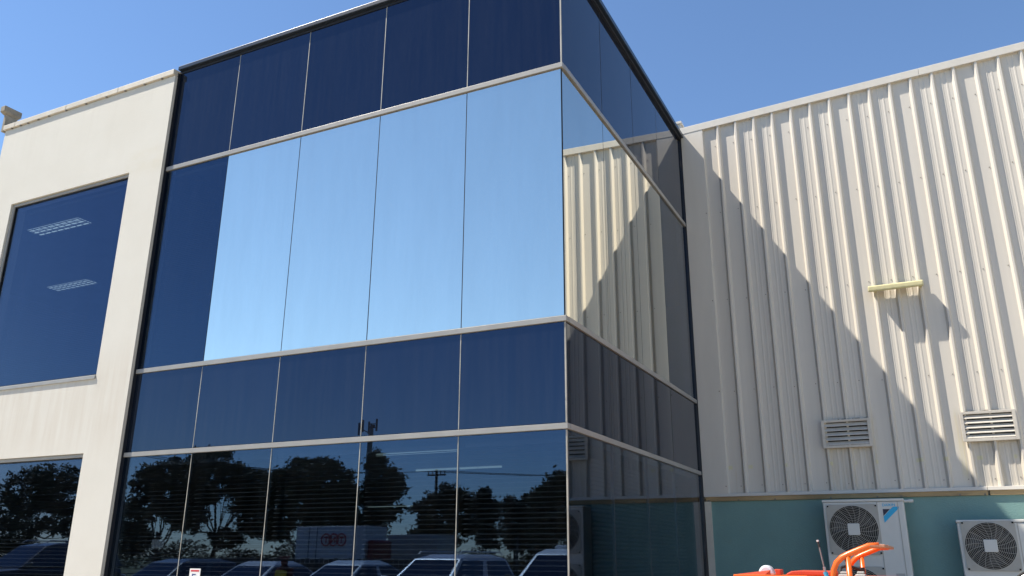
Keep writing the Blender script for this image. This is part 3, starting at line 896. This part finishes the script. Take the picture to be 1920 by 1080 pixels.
# notices on the inside of the glass
nt_ = empty('paper_notice', (-4.49, 0.03, H - 0.30))
tag(nt_, 'small white notice with red heading on the second ground floor pane from left', 'notice')
MB().box(-4.572, -4.411, -0.006, -0.003, H - 0.36, H - 0.140).build('sheet', M_PAPER, nt_)
MB().box(-4.555, -4.43, -0.0075, -0.0062, H - 0.172, H - 0.155).build('heading', M_PRED, nt_)
nn = MB()
nn.box(-4.530, -4.517, -0.0075, -0.0062, H - 0.30, H - 0.195)
nn.box(-4.516, -4.475, -0.0075, -0.0062, H - 0.208, H - 0.196)
nn.box(-4.470, -4.455, -0.0075, -0.0062, H - 0.26, H - 0.235)
nn.build('print', M_PBLUE, nt_)
n2 = empty('pale_notice', (-5.18, 0.04, H + 0.1))
tag(n2, 'pale sheet of paper behind the leftmost ground floor pane of the glass box', 'notice')
MB().box(-5.278, -5.088, 0.045, 0.048, H + 0.075, H + 0.172).build('sheet', M_PAPER, n2)

# ================================================================ WHAT THE GLASS REFLECTS
def car(loc, lab, paint, kind='sedan', Lc=4.6, Wc=1.80, Hc=1.45, rails=False, yaw=0.0):
    """local frame: x forward, y left, z up; nose towards the building"""
    t = empty('parked_car', loc)
    tag(t, lab, 'car' if kind != 'ute' else 'ute', 'vehicles parked facing the building')
    rot = Matrix.Rotation(math.pi / 2 + yaw, 3, 'Z')
    T = lambda pts: [tuple(rot @ Vector(p) + Vector(loc)) for p in pts]
    w = Wc / 2
    belt = Hc * 0.63
    hood = Hc * 0.60
    st = [(-Lc / 2, 0.42, belt * 0.86, 0.86), (-Lc / 2 + 0.12, 0.28, belt * 0.97, 0.95), (-Lc * 0.30, 0.22, belt, 1.0), (Lc * 0.16, 0.22, belt, 1.0),
          (Lc * 0.24, 0.22, hood + 0.03, 0.99), (Lc * 0.40, 0.24, hood - 0.04, 0.95), (Lc / 2 - 0.06, 0.30, hood - 0.14, 0.84), (Lc / 2, 0.42, hood - 0.26, 0.76)]
    vs_, fs = [], []
    for (x, zb, zt, f) in st:
        ring = [(0.82 * w * f, zb), (w * f, zb + 0.16), (w * f, zt - 0.16), (w * f * 0.93, zt - 0.03), (w * f * 0.75, zt)]
        ring = ring + [(-a, b) for a, b in ring[::-1]]
        vs_ += [(x, a, b) for a, b in ring]
    n = 10
    for i in range(len(st) - 1):
        for k_ in range(n):
            fs.append((i * n + k_, i * n + (k_ + 1) % n, (i + 1) * n + (k_ + 1) % n, (i + 1) * n + k_))
    fs.append(tuple(range(n)))
    fs.append(tuple(range((len(st) - 1) * n, len(st) * n)))
    MB().add(T(vs_), fs).build('body', paint, t, bevel=0.03)
    if kind == 'sedan':
        xb0, xb1, xr0, xr1 = -Lc * 0.40, Lc * 0.235, -Lc * 0.20, Lc * 0.05
    elif kind == 'suv':
        xb0, xb1, xr0, xr1 = -Lc * 0.485, Lc * 0.235, -Lc * 0.43, Lc * 0.06
    else:
        xb0, xb1, xr0, xr1 = -Lc * 0.12, Lc * 0.25, -Lc * 0.085, Lc * 0.10
    wb, wr_ = w * 0.93, w * 0.70
    ztop, zb = Hc, belt - 0.02
    B = [(xb0, wb, zb), (xb1, wb * 0.93, zb), (xb1, -wb * 0.93, zb), (xb0, -wb, zb)]
    U = [(xr0, wr_, ztop - 0.10), (xr1, wr_, ztop - 0.10), (xr1, -wr_, ztop - 0.10), (xr0, -wr_, ztop - 0.10)]
    ins = lambda p: (p[0] * 0.55 + (xr0 + xr1) / 2 * 0.45, p[1] * 0.78, ztop)
    V = B + U + [ins(p) for p in U]
    cab = MB().add(T(V), [(0, 1, 5, 4), (1, 2, 6, 5), (2, 3, 7, 6), (3, 0, 4, 7), (4, 5, 9, 8), (5, 6, 10, 9), (6, 7, 11, 10), (7, 4, 8, 11), (8, 9, 10, 11), (3, 2, 1, 0)])
    cab.build('cabin', paint, t, bevel=0.03)
    def glass(name, a, b, c, d, m=0.07, off=0.035):
        a, b, c, d = [Vector(p) for p in (a, b, c, d)]
        nrm = (b - a).cross(d - a).normalized()
        ce = (a + b + c + d) / 4
        if nrm.dot(ce - Vector((0, 0, 0.6))) < 0:
            nrm = -nrm
        def bl(u, v):
            return a * (1 - u) * (1 - v) + b * u * (1 - v) + c * u * v + d * (1 - u) * v
        q = [bl(m, m), bl(1 - m, m), bl(1 - m, 1 - m), bl(m, 1 - m)]
        o_ = [p + nrm * off for p in q]
        i_ = [p - nrm * 0.02 for p in q]
        MB().add(T([tuple(p) for p in o_ + i_]), [(0, 1, 2, 3), (7, 6, 5, 4), (0, 4, 5, 1), (1, 5, 6, 2), (2, 6, 7, 3), (3, 7, 4, 0)]).build(name, M_CGLASS, t)
    glass('windscreen', B[1], B[2], U[2], U[1], 0.06, 0.006)
    glass('rear_window', B[3], B[0], U[0], U[3], 0.08, 0.006)
    for s in (0, 1):
        b0, b1, u0, u1 = (B[0], B[1], U[0], U[1]) if s == 0 else (B[3], B[2], U[3], U[2])
        mb_, mu = [tuple((Vector(p) + Vector(q)) / 2) for p, q in ((b0, b1), (u0, u1))]
        glass('side_window', b0, mb_, mu, u0, 0.09, 0.006)
        glass('side_window', mb_, b1, u1, mu, 0.09, 0.006)
    for s in (-1, 1):
        MB().add(T([(Lc * 0.20, s * w * 0.98, belt - 0.02), (Lc * 0.20, s * (w + 0.20), belt + 0.0), (Lc * 0.20, s * (w + 0.20), belt + 0.14), (Lc * 0.20, s * w * 0.98, belt + 0.12),
                    (Lc * 0.20 + 0.08, s * w * 0.98, belt - 0.02), (Lc * 0.20 + 0.06, s * (w + 0.18), belt + 0.0), (Lc * 0.20 + 0.06, s * (w + 0.18), belt + 0.13), (Lc * 0.20 + 0.08, s * w * 0.98, belt + 0.11)]),
                 [(0, 1, 2, 3), (7, 6, 5, 4), (0, 4, 5, 1), (1, 5, 6, 2), (2, 6, 7, 3), (3, 7, 4, 0)]).build('mirror', M_RUB if kind == 'ute' else paint, t, bevel=0.015)
        MB().add(T([(Lc / 2 - 0.05, s * w * 0.60, hood - 0.22), (Lc / 2 - 0.12, s * w * 0.86, hood - 0.20), (Lc / 2 - 0.12, s * w * 0.86, hood - 0.32), (Lc / 2 + 0.005, s * w * 0.60, hood - 0.36),
                    (Lc / 2 - 0.25, s * w * 0.60, hood - 0.22), (Lc / 2 - 0.3, s * w * 0.82, hood - 0.20), (Lc / 2 - 0.3, s * w * 0.82, hood - 0.32), (Lc / 2 - 0.2, s * w * 0.60, hood - 0.36)]),
                 [(0, 1, 2, 3), (7, 6, 5, 4), (0, 4, 5, 1), (1, 5, 6, 2), (2, 6, 7, 3), (3, 7, 4, 0)]).build('headlight', M_STEEL, t)
        for x in (-Lc * 0.30, Lc * 0.31):
            def ringpts(r, y, n_=20):
                return [(x + r * math.cos(2 * math.pi * k_ / n_), y, 0.33 + r * math.sin(2 * math.pi * k_ / n_)) for k_ in range(n_)]
            def disc(r, ya, yb, nm, m_, par):
                n_ = 20
                vv = T(ringpts(r, ya) + ringpts(r, yb))
                return MB().add(vv, [tuple(range(n_)), tuple(range(n_, 2 * n_))[::-1]] + [(i, (i + 1) % n_, n_ + (i + 1) % n_, n_ + i) for i in range(n_)]).build(nm, m_, par)
            wl = disc(0.33, s * (w - 0.20), s * (w + 0.005), 'wheel', M_RUB, t)
            disc(0.21, s * (w - 0.19), s * (w + 0.012), 'rim', M_STEEL, wl)
        if rails:
            MB().tube(T([(xr0 + 0.05, s * wr_ * 0.86, ztop - 0.01), (xr0 + 0.15, s * wr_ * 0.86, ztop + 0.06), (xr1 - 0.15, s * wr_ * 0.86, ztop + 0.06), (xr1 - 0.03, s * wr_ * 0.86, ztop - 0.01)]), 0.016, 6).build('roof_rail', M_STEEL, t)
    if kind == 'ute':
        MB().prism([(0, 0), (1, 0), (1, 1), (0, 1)], 'x', 0, 1) if 0 else None
        q = [(-Lc * 0.47, w * 0.9, belt), (-Lc * 0.13, w * 0.9, belt), (-Lc * 0.13, -w * 0.9, belt), (-Lc * 0.47, -w * 0.9, belt),
             (-Lc * 0.47, w * 0.80, Hc + 0.07), (-Lc * 0.14, w * 0.80, Hc + 0.09), (-Lc * 0.14, -w * 0.80, Hc + 0.09), (-Lc * 0.47, -w * 0.80, Hc + 0.07)]
        MB().add(T(q), [(0, 3, 2, 1), (4, 5, 6, 7), (0, 1, 5, 4), (1, 2, 6, 5), (2, 3, 7, 6), (3, 0, 4, 7)]).build('canopy', paint, t, bevel=0.05)
        MB().tube(T([(xr1 - 0.15, 0.0, Hc), (xr1 - 0.30, 0.0, Hc + 0.09)]), 0.008, 5).build('aerial', M_RUB, t)
    return t

P = lambda n_, c: mat(n_, c, 0.3, 0.0, 0.05, 1.0, coat=0.6)
car((-4.30, -10.6, 0), 'white ute with a canopy, mirrored low in the rightmost pane of the glass front', P('car_white', (0.85, 0.85, 0.83)), 'ute', 5.2, 1.88, 1.78)
car((-7.75, -10.9, 0), 'silver wagon with roof rails, mirrored low in the fourth pane from the left', P('car_silver', (0.62, 0.60, 0.60)), 'suv', 4.7, 1.85, 1.66, True)
car((-10.75, -11.2, 0), 'pale blue grey sedan with a sun glint, mirrored in the middle pane', P('car_blue_grey', (0.55, 0.60, 0.63)), 'sedan', 4.6, 1.80, 1.50, yaw=0.05)
car((-13.15, -10.6, 0), 'silver grey sedan mirrored low in the second pane from the left', P('car_grey', (0.50, 0.50, 0.52)), 'sedan', 4.5, 1.78, 1.47)
car((-17.0, -11.2, 0), 'dark grey hatchback mirrored low in the leftmost pane of the glass front', P('car_dark', (0.10, 0.11, 0.12)), 'suv', 4.2, 1.76, 1.50)
car((-22.6, -11.0, 0), 'black four wheel drive mirrored in the ground floor window of the white wall', P('car_black', (0.03, 0.032, 0.036)), 'suv', 4.9, 1.92, 1.95, True)

def tree(loc, lab, h, blobs, leaf, seed, trunk_r=0.22, n_per=2600, ls=0.20, lean=0.0):
    """blobs: (dx, dz, rx, rz) lobes of the crown relative to the base"""
    t = empty('tree', loc)
    tag(t, lab, 'tree', 'trees across the road, mirrored in the glass')
    rr = np.random.RandomState(seed)
    bx, by, bz = loc
    tr = MB()
    low = min(b[1] - b[3] * 0.3 for b in blobs)
    cxm = sum(b[0] for b in blobs) / len(blobs)
    top = (bx + cxm * 0.6, by, bz + max(low, h * 0.35))
    tr.tube([(bx, by, 0), (bx + 0.05 + lean * 0.4, by, top[2] * 0.5), top], [trunk_r, trunk_r * 0.8, trunk_r * 0.6], 8)
    for (dx, dz, rx, rz) in blobs:
        e = (bx + dx, by + rr.uniform(-0.5, 0.5), bz + dz)
        f0 = rr.uniform(0.35, 1.0)
        st_ = Vector((bx + lean * 0.4 * min(1, f0 * 1.3), by, top[2] * f0))
        ev = Vector(e)
        k1 = st_.lerp(ev, 0.35) + Vector((rr.uniform(-0.4, 0.4), rr.uniform(-0.3, 0.3), -0.12 * (ev - st_).length))
        k2 = st_.lerp(ev, 0.7) + Vector((rr.uniform(-0.4, 0.4), rr.uniform(-0.3, 0.3), -0.05 * (ev - st_).length))
        tr.tube([st_, k1, k2, ev], [trunk_r * 0.45, trunk_r * 0.34, trunk_r * 0.22, trunk_r * 0.08], 6)
        for _ in range(4):
            b0 = k2 if rr.uniform() < 0.6 else k1
            s = ev + Vector((rr.uniform(-rx, rx) * 0.8, rr.uniform(-rx, rx) * 0.6, rr.uniform(-rz, rz) * 0.7))
            mm = b0.lerp(s, 0.5) + Vector((rr.uniform(-0.3, 0.3), 0, rr.uniform(-0.1, 0.35)))
            tr.tube([b0, mm, s], [trunk_r * 0.17, trunk_r * 0.11, trunk_r * 0.04], 5)
    tr.build('trunk', M_BARK, t)
    cen = []
    for (dx, dz, rx, rz) in blobs:
        ncl = int(22 * rx * rz / 2.0) + 12
        d = rr.normal(size=(ncl, 3))
        d /= np.linalg.norm(d, axis=1)[:, None]
        rad = rr.uniform(0.25, 1.0, size=(ncl, 1)) ** 0.5
        cen.append(np.array([bx + dx, by, bz + dz]) + d * rad * np.array([rx, rx * 0.85, rz]))
    cen = np.concatenate(cen)
    nl = n_per * len(blobs)
    idx = rr.randint(0, len(cen), nl)
    off = rr.normal(size=(nl, 3)) * np.array([0.34, 0.34, 0.20]) * rr.choice([0.6, 1.0, 1.5], size=(nl, 1), p=[0.5, 0.48, 0.02])
    c = cen[idx] + off
    u = rr.normal(size=(nl, 3))
    u /= np.linalg.norm(u, axis=1)[:, None]
    v = np.cross(u, rr.normal(size=(nl, 3)))
    v /= np.linalg.norm(v, axis=1)[:, None]
    sz = rr.uniform(0.6, 1.3, size=(nl, 1)) * ls
    q = np.stack([c - u * sz, c + v * sz * 0.45, c + u * sz, c - v * sz * 0.45], axis=1).reshape(-1, 3) - np.array(loc)
    me = bpy.data.meshes.new('crown')
    me.vertices.add(nl * 4)
    me.vertices.foreach_set('co', q.astype(np.float32).ravel())
    me.loops.add(nl * 4)
    me.loops.foreach_set('vertex_index', np.arange(nl * 4, dtype=np.int32))
    me.polygons.add(nl)
    me.polygons.foreach_set('loop_start', np.arange(0, nl * 4, 4, dtype=np.int32))
    me.update(calc_edges=True)
    me.materials.append(LEAF[leaf])
    o = bpy.data.objects.new('crown', me)
    COL.objects.link(o)
    o.parent = t

Wn = 'mirrored in the %s ground floor glass pane'
tree((-87.5, -55, 0), 'broad dark tree mirrored in the ground floor window of the white wall', 11.5, [(-4.5, 6.0, 3.0, 2.0), (-1.0, 8.5, 3.4, 2.4), (2.5, 9.0, 3.2, 2.4), (6, 8, 3.2, 2.6), (2, 5.5, 4.0, 2.0), (7.5, 4.5, 2.5, 2.0), (-3, 3.5, 3.5, 1.6)], 0, 1)
tree((-61.5, -50, 0), 'spreading brownish tree ' + Wn % 'leftmost', 10.3, [(-3.6, 5.0, 1.8, 2.0), (-2.2, 8.4, 2.2, 1.4), (0.6, 8.9, 2.4, 1.5), (3.2, 8.5, 2.0, 1.5), (0.5, 6.3, 3.2, 1.6), (-3.3, 3.0, 1.8, 1.5), (2.5, 5.4, 2.4, 1.6)], 1, 2)
tree((-63.0, -58, 0), 'tall dark forked tree ' + Wn % 'second from left', 12.5, [(-2.0, 11.0, 2.0, 1.4), (-0.2, 10.8, 2.2, 1.5), (-2.6, 8.3, 1.6, 1.8), (1.9, 9.0, 2.4, 1.6), (4.6, 8.6, 2.6, 1.4), (6.6, 7.6, 2.2, 1.6), (-3.2, 5.6, 1.6, 2.2), (6.0, 5.2, 2.4, 1.9), (4.2, 6.8, 2.2, 1.3), (-0.6, 7.4, 1.3, 0.9), (2.0, 3.2, 2.2, 0.9)], 0, 3, lean=1.2)
tree((-45.6, -52, 0), 'large domed tree ' + Wn % 'middle', 10.2, [(-3.2, 7.2, 2.0, 1.9), (-1.0, 8.5, 2.3, 1.5), (1.2, 8.2, 2.3, 1.6), (3.3, 6.3, 1.8, 1.7), (0.3, 6.2, 3.2, 1.7), (-3.6, 4.3, 1.5, 2.0), (4.2, 4.6, 1.2, 1.0), (1.5, 4.4, 2.4, 1.2)], 0, 4, n_per=2900)
tree((-40.6, -55, 0), 'slender ragged gum tree ' + Wn % 'fourth from left', 10.9, [(-0.6, 9.6, 0.75, 1.0), (0.3, 8.3, 1.3, 1.2), (1.4, 7.3, 1.2, 1.3), (-1.0, 6.9, 1.0, 1.3), (0.6, 5.4, 1.7, 1.1), (-0.6, 4.0, 1.3, 1.2)], 2, 5, trunk_r=0.16, n_per=1600)
tree((-36.9, -60, 0), 'rounded tree under the power pole ' + Wn % 'fourth from left', 8.6, [(-1.6, 5.6, 1.6, 1.3), (0.3, 6.7, 1.8, 1.3), (1.8, 6.0, 1.5, 1.6), (0.2, 4.2, 2.6, 1.6), (-2.2, 3.4, 1.4, 1.4)], 1, 6, n_per=2200)
small = [(-32.7, -60, 7.6, 7, 'first from left'), (-30.9, -62, 7.3, 8, 'second from left'), (-28.9, -62, 7.3, 9, 'third from left')]
for (x, y, h, sd, nm) in small:
    tree((x, y, 0), 'narrow upright tree, %s, mirrored in the rightmost ground floor pane' % nm, h, [(-0.3, h - 1.2, 0.8, 0.9), (0.3, h - 2.2, 1.05, 1.0), (-0.3, h - 3.3, 1.1, 1.0), (0.4, h - 4.4, 0.9, 1.0)], 2, sd, trunk_r=0.12, n_per=1500)
tree((-23.9, -55, 0), 'dense tree cut off by the glass corner, mirrored in the rightmost pane', 8.2, [(-1.0, 6.0, 1.3, 1.3), (0.8, 6.9, 1.6, 1.2), (0.2, 5.0, 1.9, 1.5), (-0.6, 3.5, 1.6, 1.3)], 0, 11, n_per=1900)
# low scrub along the far side of the road
bs = MB()
rr_ = random.Random(9)
for i in range(420):
    x = -112 + i * 0.26
    hh = 2.6 + 1.1 * math.sin(x * 0.21) + 0.7 * math.sin(x * 0.83 + 1.0) + rr_.uniform(-0.4, 0.4)
    for j in range(44):
        pz = hh * rr_.random() ** 0.75 + rr_.gauss(0, 0.12)
        px, py = x + rr_.gauss(0, 0.35), -67 + rr_.gauss(0, 1.0)
        a, b, c_ = [rr_.uniform(-0.26, 0.26) for _ in range(3)]
        bs.add([(px - a, py - b, pz - c_), (px + c_, py + a, pz - b), (px + a, py + b, pz + c_)], [(0, 1, 2)])
bs_o = bs.build('scrub', LEAF[1])
tag(bs_o, 'low green scrub along the far side of the road, mirrored in the glass', 'scrub', kind='stuff')

# trailer with red ring emblem
tl = empty('freight_trailer', (-32.8, -38, 0))
tag(tl, 'pale freight trailer with three red lettered rings, mirrored in the middle pane', 'trailer')
MB().box(-35.3, -29.6, -40.4, -38.0, 1.15, H + 1.86).build('box_body', mat('trailer_grey', (0.80, 0.76, 0.76), 0.6), tl, bevel=0.03)
for x in (-34.2, -33.55):
    MB().box(x - 0.03, x + 0.03, -37.998, -37.97, 1.2, H + 1.8).build('post_strip', M_ALUD, tl)
for i, ch in enumerate('TNT'):
    cx_ = -31.55 - i * 0.62
    ring = [(cx_ + 0.36 * math.cos(a * math.pi / 16), -37.975, H + 1.02 + 0.36 * math.sin(a * math.pi / 16)) for a in range(32)]
    r_ = MB().tube(ring, 0.055, 6, True).build('emblem_ring', M_PRED, tl)
    text_mesh('letter', ch, 0.52, M_PRED, tl, (cx_ + 0.16, -37.985, H + 0.84), Matrix.Rotation(math.pi, 3, 'Z') @ Matrix.Rotation(math.pi / 2, 3, 'X'), 0.006, 0.02)
for x in (-34.6, -33.6, -30.6):
    for y in (-38.25, -40.1):
        MB().cyl((x, 0.5), 0.5, 'y', y - 0.14, y + 0.14, 20).build('wheel', M_RUB, tl)
MB().box(-35.2, -29.7, -39.7, -38.7, 0.85, 1.148).build('chassis', M_DARKF, tl)
MB().box(-29.5, -29.0, -40.2, -38.1, 0.6, H + 1.0).build('cab', mat('cab_red', (0.25, 0.02, 0.02), 0.4), tl, bevel=0.15)
s2 = empty('storage_container', (-29.3, -44, 0))
tag(s2, 'low grey freight container mirrored behind the slender gum tree', 'container')
cb = MB()
for i in range(22):
    xx = -31.2 + i * 0.17
    cb.box(xx, xx + 0.1, -43.0, -42.96, 0.2, H + 1.35)
cb.build('ribs', mat('container_grey', (0.50, 0.47, 0.47), 0.6), s2)
MB().box(-31.3, -27.3, -45.4, -43.0, 0.12, H + 1.45).build('box', mat('container_grey', (0.50, 0.47, 0.47), 0.6), s2)

# mobile phone tower
tw = empty('phone_tower', (-56.4, -75, 0))
tag(tw, 'slim phone tower with antenna frames mirrored beside the third glass joint', 'tower')
MB().tube([(-56.4, -75, 0), (-56.4, -75, H + 14.6)], [0.55, 0.28], 12).build('mast', M_GALV, tw)
for (x, w_) in ((-56.2, 0.55), (-57.9, 0.25)):
    a = MB()
    a.tube([(x - w_, -75, H + 15.2), (x + w_, -75, H + 15.2)], 0.05, 6)
    a.tube([(x - w_, -75, H + 14.7), (x + w_, -75, H + 14.7)], 0.05, 6)
    for k_ in range(3):
        xx = x - w_ + k_ * w_
        a.box(xx - 0.08, xx + 0.08, -75.1 + 0.3 * (k_ % 2), -74.9 + 0.3 * (k_ % 2), H + (14.0, 14.75, 14.3)[k_], H + (15.5, 15.2, 15.75)[k_])
    a.box(x - w_ * 0.5, x + w_ * 0.5, -75.1, -74.95, H + 14.72, H + 15.1)
    a.build('antenna_frame', M_DARKF, tw)
MB().tube([(-57.9, -75, H + 14.7), (-56.4, -75, H + 14.0)], 0.06, 6).build('arm', M_DARKF, tw)
MB().tube([(-56.4, -75, H + 14.5), (-56.35, -75, H + 14.9)], 0.2, 8).build('collar', M_DARKF, tw)
# power pole with cross-arm and wires
pp = empty('power_pole', (-43.9, -70, 0))
tag(pp, 'timber power pole with a cross-arm mirrored above the rounded tree', 'power pole')
MB().tube([(-43.9, -70, 0), (-43.9, -70, H + 8.9)], [0.2, 0.14], 10).build('pole', M_WOODP, pp)
MB().box(-45.0, -42.8, -70.08, -69.92, H + 8.22, H + 8.38).build('cross_arm', M_WOODP, pp)
for x in (-44.9, -44.4, -43.4, -42.9):
    MB().cyl((x, -70.0), 0.06, 'z', H + 8.382, H + 8.72, 8).build('insulator', M_WOODP, pp)
def wire(a, b, sag):
    pts = []
    for i in range(13):
        s = i / 12
        pts.append((a[0] + (b[0] - a[0]) * s, a[1] + (b[1] - a[1]) * s, a[2] + (b[2] - a[2]) * s - sag * 4 * s * (1 - s)))
    return pts
wr = MB()
for (x, dz) in ((-44.9, 0), (-44.4, 0.0), (-43.4, 0.0), (-42.9, 0.0)):
    wr.tube(wire((x, -70, H + 8.7), (x - 52, -62, H + 14.2), 1.6), 0.022, 4)
    wr.tube(wire((x, -70, H + 8.7), (x + 60, -78, H + 8.7), 1.2), 0.016, 4)
wr.build('wires', M_DARKF, pp)
# street sign post / light pole near the grass
lp = empty('sign_post', (-12.4, -24.5, 0))
tag(lp, 'thin dark post on the grass mirrored left of the white ute', 'post')
MB().tube([(-12.4, -24.5, 0), (-12.4, -24.5, 2.35)], 0.05, 8).build('post', M_DARKF, lp)
MB().box(-12.47, -12.33, -24.53, -24.47, 2.352, 2.40).build('cap', M_DARKF, lp)

# dark paling fence behind the cars
fe = empty('paling_fence', (-14.5, -16, 0))
tag(fe, 'dark paling fence mirrored behind the parked sedans', 'fence')
pal = MB().box(-0.0, 0.1, -16.03, -16.0, 0.05, 1.55)
for i in range(44):
    x = -20.2 + i * 0.20
    MB().box(x, x + 0.16, -16.03, -16.0, 0.05, 1.50 + 0.02 * ((i * 7) % 3)).build('paling', M_DARKF, fe)
for z in (0.4, 1.2):
    MB().box(-20.3, -11.3, -16.075, -16.035, z, z + 0.07).build('rail', M_DARKF, fe)

# person by the pale sedan
pe = empty('person', (-10.15, -8.0, 0))
tag(pe, 'person in maroon jacket, cap and yellow vest, mirrored left of the pale sedan', 'person')
def skin(name, pts, edges, radii, m, par, sub=2):
    me = bpy.data.meshes.new(name)
    off = wloc(par)
    me.from_pydata([tuple(Vector(p) - off) for p in pts], edges, [])
    me.materials.append(m)
    o = bpy.data.objects.new(name, me)
    COL.objects.link(o)
    o.parent = par
    md = o.modifiers.new('skin', 'SKIN')
    for i, r in enumerate(radii):
        me.skin_vertices[0].data[i].radius = r
    me.skin_vertices[0].data[0].use_root = True
    sd = o.modifiers.new('sub', 'SUBSURF')
    sd.levels = sd.render_levels = sub
    md.use_smooth_shade = True
    return o
px, py = -10.15, -8.0
pts = [(px, py, 0.88), (px, py, 1.08), (px, py, 1.30), (px, py, 1.38), (px, py + 0.01, 1.45), (px, py + 0.02, 1.53),
       (px - 0.17, py, 1.31), (px - 0.24, py + 0.03, 1.05), (px - 0.20, py + 0.18, 0.88), (px - 0.16, py + 0.27, 0.86),
       (px + 0.17, py, 1.31), (px + 0.24, py, 1.05), (px + 0.23, py + 0.08, 0.82), (px + 0.22, py + 0.12, 0.72),
       (px - 0.09, py, 0.84), (px - 0.10, py + 0.02, 0.46), (px - 0.10, py - 0.02, 0.08), (px - 0.10, py + 0.12, 0.04),
       (px + 0.09, py, 0.84), (px + 0.10, py + 0.02, 0.46), (px + 0.10, py - 0.02, 0.08), (px + 0.10, py + 0.12, 0.04)]
ed = [(0, 1), (1, 2), (2, 3), (3, 4), (4, 5), (2, 6), (6, 7), (7, 8), (8, 9), (2, 10), (10, 11), (11, 12), (12, 13), (0, 14), (14, 15), (15, 16), (16, 17), (0, 18), (18, 19), (19, 20), (20, 21)]
rad = [(0.15, 0.11), (0.15, 0.11), (0.15, 0.10), (0.055, 0.055), (0.08, 0.09), (0.08, 0.09), (0.06, 0.06), (0.045, 0.045), (0.035, 0.035), (0.03, 0.03), (0.06, 0.06), (0.045, 0.045), (0.035, 0.035), (0.03, 0.03),
       (0.09, 0.09), (0.06, 0.06), (0.045, 0.045), (0.04, 0.03), (0.09, 0.09), (0.06, 0.06), (0.045, 0.045), (0.04, 0.03)]
skin('body', pts, ed, rad, mat('maroon_cloth', (0.12, 0.02, 0.025), 0.9), pe)
MB().prism([(px + 0.105 * math.cos(a * math.pi / 10), py + 0.02 + 0.12 * math.sin(a * math.pi / 10)) for a in range(20)], 'z', H - 0.07, H - 0.005).build('cap', mat('maroon_cap', (0.16, 0.03, 0.03), 0.9), pe, bevel=0.025)
MB().box(px - 0.155, px + 0.155, py + 0.075, py + 0.125, 0.98, 1.30).build('vest', mat('hi_vis_yellow', (0.55, 0.45, 0.05), 0.8), pe, bevel=0.02)
